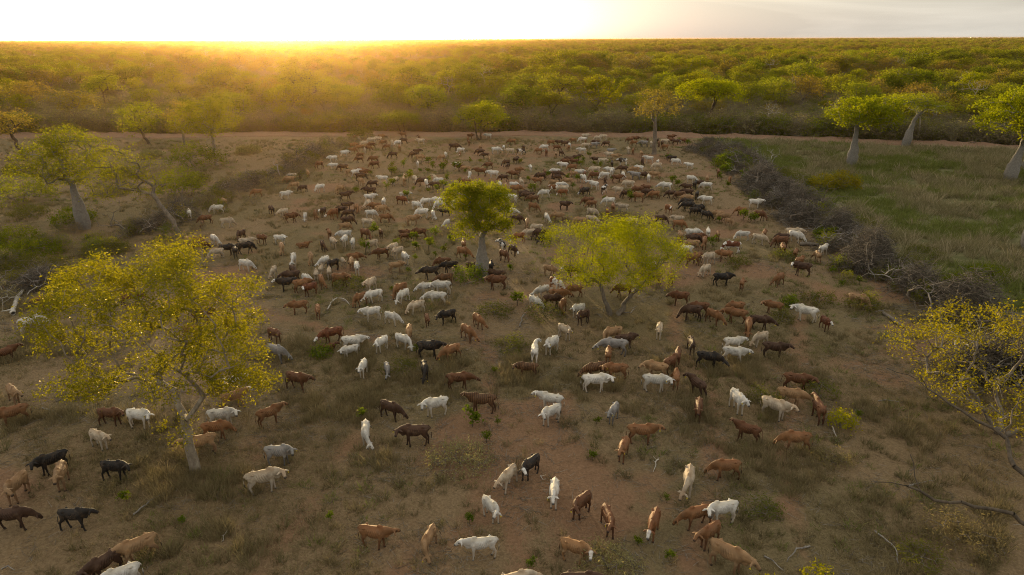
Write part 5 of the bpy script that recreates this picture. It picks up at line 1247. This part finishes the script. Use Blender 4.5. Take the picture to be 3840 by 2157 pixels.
# undergrowth along and inside the edge of the wood
def scrub_mesh(seed, H, R, green, mat):
    rng = rng_of(seed)
    n = 46
    a = rng.uniform(0, 6.283, n); rr = np.sqrt(rng.uniform(0, 1, n)) * R
    tg = np.stack((np.cos(a) * rr, np.sin(a) * rr, H * (0.12 + 0.88 * rng.uniform(0, 1, n)) * np.sqrt(np.maximum(0.15, 1 - (rr / R) ** 2 * 0.75))), -1)
    p0, p1, r0, r1 = grow_limbs(rng, np.array([0, 0, 0.0]), tg, 0.09, 0.014, 0.7, 0.14)
    v, q = tubes(p0, p1, r0, r1, 3)
    k = rng.integers(0, n, 210)
    d = rng.normal(size=(210, 3)); d[:, 2] = np.abs(d[:, 2]) * 0.8; d *= (rng.uniform(0.35, 0.9, 210) / np.linalg.norm(d, axis=1))[:, None]
    v2, q2 = tubes(tg[k] - d * 0.3, tg[k] + d, np.full(210, 0.016), np.full(210, 0.008), 3)
    tm = mesh_np("scrub_stems", *join_np([(v, q), (v2, q2)]), mats=[M['scrub_twigs']])
    nt = len(tm.vertices); at = tm.attributes.new("tint", 'FLOAT', 'POINT'); at.data.foreach_set("value", rng.uniform(0, 1, nt).astype(np.float32))
    c, sz, ti = clump_leaves(rng, tg, green, 0.32, 0.20, 0.8)
    cm = leaves_mesh("scrub_leaves", rng, c, sz, ti, M[mat], 0.5)
    return merged("scrub", tm, cm)
SCRUB = [scrub_mesh(1500, 3.0, 2.0, 14, 'leaf_scrub'), scrub_mesh(1501, 2.6, 1.8, 9, 'leaf_scrub'), scrub_mesh(1502, 3.4, 2.1, 22, 'leaf_scrub'), scrub_mesh(1503, 2.8, 1.9, 22, 'leaf_dark'),
         scrub_mesh(1504, 2.5, 1.8, 24, 'leaf_olive'), scrub_mesh(1505, 4.0, 2.0, 18, 'leaf_scrub')]
X1, Y1 = jitter_ring(rng, 100, 240, 2.7)
k = (Y1 > road_y(X1) + 6.0) & (fbm(X1 / 22.0, Y1 / 22.0, 88, 4) > 0.36) & (np.abs(np.arctan2(X1, Y1)) < 0.74)
k &= (Y1 < road_y(X1) + 55 + 40 * fbm(X1 / 30, Y1 / 30, 12)) | (rng.uniform(0, 1, len(X1)) < 0.5)
X1, Y1 = X1[k], Y1[k]
X2, Y2 = jitter_ring(rng, 240, 760, 5.5)
k = (fbm(X2 / 30.0, Y2 / 30.0, 88, 4) > 0.42) & (np.abs(np.arctan2(X2, Y2)) < 0.74)
X1 = np.concatenate((X1, X2[k])); Y1 = np.concatenate((Y1, Y2[k]))
xe = rng.uniform(-125, 112, 620); ye = road_y(xe) + rng.uniform(5.0, 9.0, 620)
X1 = np.concatenate((X1, xe)); Y1 = np.concatenate((Y1, ye))
grn = fbm(X1 / 9.0, Y1 / 9.0, 15, 3)
pick = np.where(grn > 0.58, rng.integers(3, 5, len(X1)), np.where(rng.uniform(0, 1, len(X1)) < 0.16, rng.integers(3, 5, len(X1)), rng.choice([0, 1, 2, 5], len(X1))))
scatter("undergrowth", proto_collection("scrub", SCRUB), np.stack((X1, Y1, gz(X1, Y1)), -1), pick, rng.uniform(0, 6.28, len(X1)), rng.uniform(0.75, 1.4, len(X1)),
        "grey-brown thorny undergrowth filling the wood behind the road", "undergrowth")

# live and dead scrub rooted among the windrows
wl_ = resample(WINDROW_L, 0.5); wr_ = resample(WINDROW_R, 0.5)
a_ = wl_[rng.integers(0, len(wl_), 110)] + rng.normal(size=(110, 2)) * 2.6
b_ = wr_[rng.integers(0, len(wr_), 70)] + rng.normal(size=(70, 2)) * 1.6
c_ = np.stack((rng.uniform(-52, -37, 40), rng.uniform(48, 70, 40)), -1)
W_ = np.concatenate((a_, b_, c_))
scatter("windrow_scrub", proto_collection("windrow_bush", SCRUB), np.stack((W_[:, 0], W_[:, 1], gz(W_[:, 0], W_[:, 1])), -1), rng.choice([0, 1, 2, 3, 4], len(W_)), rng.uniform(0, 6.28, len(W_)), rng.uniform(0.25, 0.62, len(W_)),
        "straggling scrub growing through the brush windrows", "scrub")

# ------------------------------------------------------------------ grass
def tuft_mesh(seed, n, h, spread, w, lean):
    rng = rng_of(seed)
    a = rng.uniform(0, 6.283, n); rr = np.sqrt(rng.uniform(0, 1, n)) * spread
    b = np.stack((np.cos(a) * rr, np.sin(a) * rr, np.full(n, -0.02)), -1)
    hh = h * rng.uniform(0.45, 1.15, n)
    a2 = a + rng.normal(size=n) * 0.9
    ln = lean * rng.uniform(0.2, 1.3, n) * hh
    tip = b + np.stack((np.cos(a2) * ln, np.sin(a2) * ln, hh), -1)
    mid = b + (tip - b) * 0.55; mid[:, 2] += hh * 0.10
    a3 = rng.uniform(0, 6.283, n); s = np.stack((np.cos(a3), np.sin(a3), np.zeros(n)), -1) * (w * rng.uniform(0.6, 1.4, n))[:, None]
    v = np.stack((b - s, b + s, mid + s * 0.8, mid - s * 0.8, tip), 1).reshape(-1, 3)
    k = np.arange(n)[:, None] * 5
    q = k + np.array([[0, 1, 2, 3]]); tr = k + np.array([[3, 2, 4]])
    ti = np.repeat(rng.uniform(0, 1, n), 5)
    return v, q, tr, ti

def grass_material(name, a, b, c2, tr):
    t = NT(name)
    oi = t.n.new("ShaderNodeObjectInfo").outputs["Random"]
    c = t.mix(t.attr("tint"), a, b)
    c = t.mix(t.rng(oi, 0.35, 1.0, 0, 0.85), c, c2)
    d = t.add("ShaderNodeBsdfDiffuse"); t.link(c, d.inputs["Color"])
    b_ = t.add("ShaderNodeBsdfTranslucent"); t.link(t.mix(0.5, c, tr), b_.inputs["Color"])
    m = t.add("ShaderNodeMixShader"); m.inputs[0].default_value = 0.35
    t.link(d.outputs[0], m.inputs[1]); t.link(b_.outputs[0], m.inputs[2]); t.link(m.outputs[0], t.out.inputs["Surface"])
    return t.m
M['grass_dry'] = grass_material("grass_dry", (0.170, 0.130, 0.070), (0.360, 0.288, 0.162), (0.205, 0.178, 0.088), (0.30, 0.24, 0.11))
M['grass_field'] = grass_material("grass_field", (0.150, 0.135, 0.062), (0.520, 0.430, 0.280), (0.225, 0.210, 0.095), (0.30, 0.26, 0.12))
M['grass_green'] = grass_material("grass_green", (0.125, 0.148, 0.038), (0.240, 0.248, 0.080), (0.165, 0.195, 0.046), (0.24, 0.27, 0.06))
def tuft_set(name, mat, specs):
    ms = []
    for i, sp in enumerate(specs):
        v, q, tr, ti = tuft_mesh(1700 + i * 7 + len(name), *sp)
        ms.append(mesh_np(name, v, q, tr, attrs={"tint": ('FLOAT', ti)}, mats=[M[mat if isinstance(mat, str) else mat[i]]]))
    return proto_collection(name, ms)
dry = tuft_set("dry_tuft", 'grass_dry', [(26, 0.30, 0.16, 0.008, 0.8), (34, 0.42, 0.20, 0.008, 0.7), (22, 0.16, 0.26, 0.009, 1.4), (40, 0.55, 0.20, 0.008, 0.6), (30, 0.12, 0.40, 0.010, 1.8)])
fld = tuft_set("field_tuft", ['grass_field', 'grass_field', 'grass_field', 'grass_field', 'grass_green', 'grass_green'], [(34, 0.62, 0.30, 0.014, 0.8), (30, 0.50, 0.34, 0.014, 1.0), (38, 0.75, 0.30, 0.014, 0.7), (28, 0.36, 0.42, 0.016, 1.2), (34, 0.50, 0.36, 0.016, 0.9), (30, 0.34, 0.40, 0.018, 1.2)])
grn_ = tuft_set("green_tuft", 'grass_green', [(26, 0.22, 0.25, 0.012, 1.2), (30, 0.32, 0.25, 0.012, 0.9)])

rng = rng_of(31)
def cells(x0, x1, y0, y1, n):
    return rng.uniform(x0, x1, n), rng.uniform(y0, y1, n)
def in_view(x, y, m=2.0):
    return np.abs(x) < 0.80 * y + m
X, Y = cells(-34, 34, 15, 42, 26000); k = in_view(X, Y); X, Y = X[k], Y[k]
Xb, Yb = cells(-70, 70, 42, 90, 26000); k = in_view(Xb, Yb); X = np.concatenate((X, Xb[k])); Y = np.concatenate((Y, Yb[k]))
Xc, Yc = cells(-118, 90, 90, 145, 20000); k = in_view(Xc, Yc) & (Yc < road_y(Xc) - 3.5); X = np.concatenate((X, Xc[k])); Y = np.concatenate((Y, Yc[k]))
dens = fbm(X * 0.22, Y * 0.22, 61, 4)
keep = (rng.uniform(0, 1, len(X)) < np.clip((dens - 0.36) * 3.6, 0.06, 1.0)) & (rng.uniform(0, 1, len(X)) > bare_mask(X, Y) * 0.93) & (field_mask(X, Y) < 0.6)
X, Y = X[keep], Y[keep]
big = fbm(X * 0.5, Y * 0.5, 77, 3)
pk = np.where(big > 0.60, rng.choice([1, 3], len(X)), rng.choice([0, 2, 4, 4, 2], len(X)))
scatter("dry_grass", dry, np.stack((X, Y, gz(X, Y)), -1), pk, rng.uniform(0, 6.28, len(X)), rng.uniform(0.6, 1.3, len(X)), "straw-coloured dry grass tufts over the trodden pasture", "grass")
X, Y = cells(-70, 45, 16, 140, 9000)
g = fbm(X * 0.12, Y * 0.12, 91, 4)
k = in_view(X, Y) & (g > 0.56) & (bare_mask(X, Y) < 0.4) & (field_mask(X, Y) < 0.5) & (Y < road_y(X) - 4)
X, Y = X[k], Y[k]
scatter("green_ground_cover", grn_, np.stack((X, Y, gz(X, Y)), -1), rng.integers(0, 2, len(X)), rng.uniform(0, 6.28, len(X)), rng.uniform(0.6, 1.2, len(X)), "low green weeds between the dry grass", "ground cover")
X, Y = cells(26, 112, 42, 138, 21000)
k = (np.abs(X) < 0.80 * Y + 4) & (field_mask(X, Y) > rng.uniform(0.15, 0.9, len(X))) & (Y < road_y(X) - 3.4) & (fbm(X * 0.7, Y * 0.7, 14, 3) > 0.40)
X, Y = X[k], Y[k]
pk = np.where(fbm(X * 0.16, Y * 0.16, 44, 4) + rng.normal(size=len(X)) * 0.05 > 0.51, rng.integers(4, 6, len(X)), rng.integers(0, 4, len(X)))
scatter("tussock_grass", fld, np.stack((X, Y, gz(X, Y)), -1), pk, rng.uniform(0, 6.28, len(X)), rng.uniform(0.8, 2.0, len(X)) * (0.7 + 0.6 * fbm(X * 0.2, Y * 0.2, 18)), "grey-green tussock grass of the ungrazed field", "grass")

M['weed'] = grass_material("weed", (0.130, 0.104, 0.055), (0.240, 0.195, 0.105), (0.165, 0.155, 0.068), (0.21, 0.18, 0.08))
wd = tuft_set("weed_tuft", 'weed', [(40, 0.30, 0.22, 0.012, 1.0), (46, 0.22, 0.34, 0.013, 1.5), (36, 0.42, 0.18, 0.011, 0.8)])
X, Y = cells(-95, 45, 15, 140, 16000)
k = in_view(X, Y) & (fbm(X * 0.3, Y * 0.3, 123, 4) > 0.47) & (bare_mask(X, Y) < 0.75) & (field_mask(X, Y) < 0.4) & (Y < road_y(X) - 4)
k &= rng.uniform(0, 1, len(X)) < np.clip(0.25 + (70 - Y) / 60.0, 0.35, 1.0)
X, Y = X[k], Y[k]
scatter("low_weeds", wd, np.stack((X, Y, gz(X, Y)), -1), rng.integers(0, 3, len(X)), rng.uniform(0, 6.28, len(X)), rng.uniform(0.5, 1.3, len(X)), "dark dry weeds dotted over the bare soil", "weeds")
# litter of dead twigs
def litter_mesh(seed):
    r_ = rng_of(seed); n = 14
    a = r_.normal(size=(n, 3)) * np.array([0.5, 0.5, 0]); a[:, 2] = 0.02
    an = r_.uniform(0, 6.283, n); L_ = r_.uniform(0.15, 0.55, n)
    b = a + np.stack((np.cos(an) * L_, np.sin(an) * L_, np.abs(r_.normal(size=n)) * 0.05), -1)
    v, q = tubes(a, b, np.full(n, 0.010), np.full(n, 0.005), 3)
    return mesh_np("litter", v, q, attrs={"tint": ('FLOAT', np.repeat(r_.uniform(0.3, 1, n), 6))}, mats=[M['twigs']])
X, Y = cells(-40, 40, 15, 60, 5200)
k = in_view(X, Y) & (fbm(X * 0.4, Y * 0.4, 222, 3) > 0.50)
X, Y = X[k], Y[k]
scatter("twig_litter", proto_collection("litter", [litter_mesh(2100 + i) for i in range(4)]), np.stack((X, Y, gz(X, Y)), -1), rng.integers(0, 4, len(X)), rng.uniform(0, 6.28, len(X)), rng.uniform(0.6, 1.3, len(X)),
        "pale dead twigs littering the soil", "litter")

# ------------------------------------------------------------------ evening haze
hz = bpy.data.materials.new("haze"); hz.use_nodes = True
hn, hl = hz.node_tree.nodes, hz.node_tree.links; hn.clear()
ho = hn.new("ShaderNodeOutputMaterial"); hv_ = hn.new("ShaderNodeVolumePrincipled")
hv_.inputs["Color"].default_value = (*HAZE_COLOR, 1); hv_.inputs["Density"].default_value = HAZE_DENSITY; hv_.inputs["Anisotropy"].default_value = HAZE_ANISO
hl.new(hv_.outputs[0], ho.inputs["Volume"])
E = 11800.0; z0_, z1_ = -1.5, 22.0
hvts = [(-E, -E, z0_), (E, -E, z0_), (E, E, z0_), (-E, E, z0_), (-E, -E, z1_), (E, -E, z1_), (E, E, z1_), (-E, E, z1_)]
hq = [(3, 2, 1, 0), (4, 5, 6, 7), (0, 1, 5, 4), (1, 2, 6, 5), (2, 3, 7, 6), (3, 0, 4, 7)]
tag(obj("haze", mesh_np("haze", hvts, hq, mats=[hz])), "golden evening haze over the plain", "haze", None, 'stuff')

# ------------------------------------------------------------------ wording: which one of its kind
ORDINAL = ['', 'second ', 'third ', 'fourth ', 'fifth ', 'sixth ', 'seventh ', 'eighth ', 'ninth ', 'tenth ', 'eleventh ', 'twelfth ', '13th ', '14th ', '15th ', '16th ', '17th ', '18th ', '19th ', '20th ']
MARKS_NEAR = [("the pale-barked tree", 400, 880), ("the central bottle tree", 1215, 640), ("the feathery tree", 1545, 720), ("the yellow-leaved tree", 2440, 930), ("the bare tree", 2480, 1290),
              ("the right windrow", 2120, 620), ("the left windrow", 520, 510), ("the slender tree", 1643, 350), ("the round verge tree", 1205, 320), ("the bottom centre", 1288, 1447),
              ("the bottom left corner", 0, 1447), ("the lone field bottle tree", 2140, 380), ("the left bottle tree", 210, 500), ("the left edge", 0, 800)]
MARKS_FAR = [("the brightest tree", 1800, 240), ("the slender tree", 1643, 290), ("the round verge tree", 1205, 300), ("the lone field bottle tree", 2140, 300), ("the stout bottle tree", 2520, 320),
             ("the sunset glow", 740, 110), ("the left edge", 0, 200), ("the bright green verge tree", 345, 290), ("the tall hazy tree", 545, 290)]
def say_which(items, marks):
    byk = {}
    for o, w_, (u, v) in items:
        px, py = u * 2576, v * 1447
        d, mk = min((math.hypot(px - mx, (py - my) * 1.3), nm) for nm, mx, my in marks)
        byk.setdefault((w_, mk), []).append((d, o))
    for (w_, mk), lst in byk.items():
        lst.sort(key=lambda a: a[0])
        for n, (d, o) in enumerate(lst):
            o["label"] = "%s, %snearest such to %s" % (w_, ORDINAL[n] if n < len(ORDINAL) else '%dth ' % (n + 1), mk)
say_which(COW_ORD, MARKS_NEAR)
say_which(SHRUB_ORD, MARKS_NEAR)
say_which(SAP_ORD, MARKS_NEAR)
say_which(STICK_ORD, MARKS_NEAR)
say_which(BR_ORD, [m for m in MARKS_NEAR if 'windrow' not in m[0]])
say_which(TREE_ORD, MARKS_FAR)
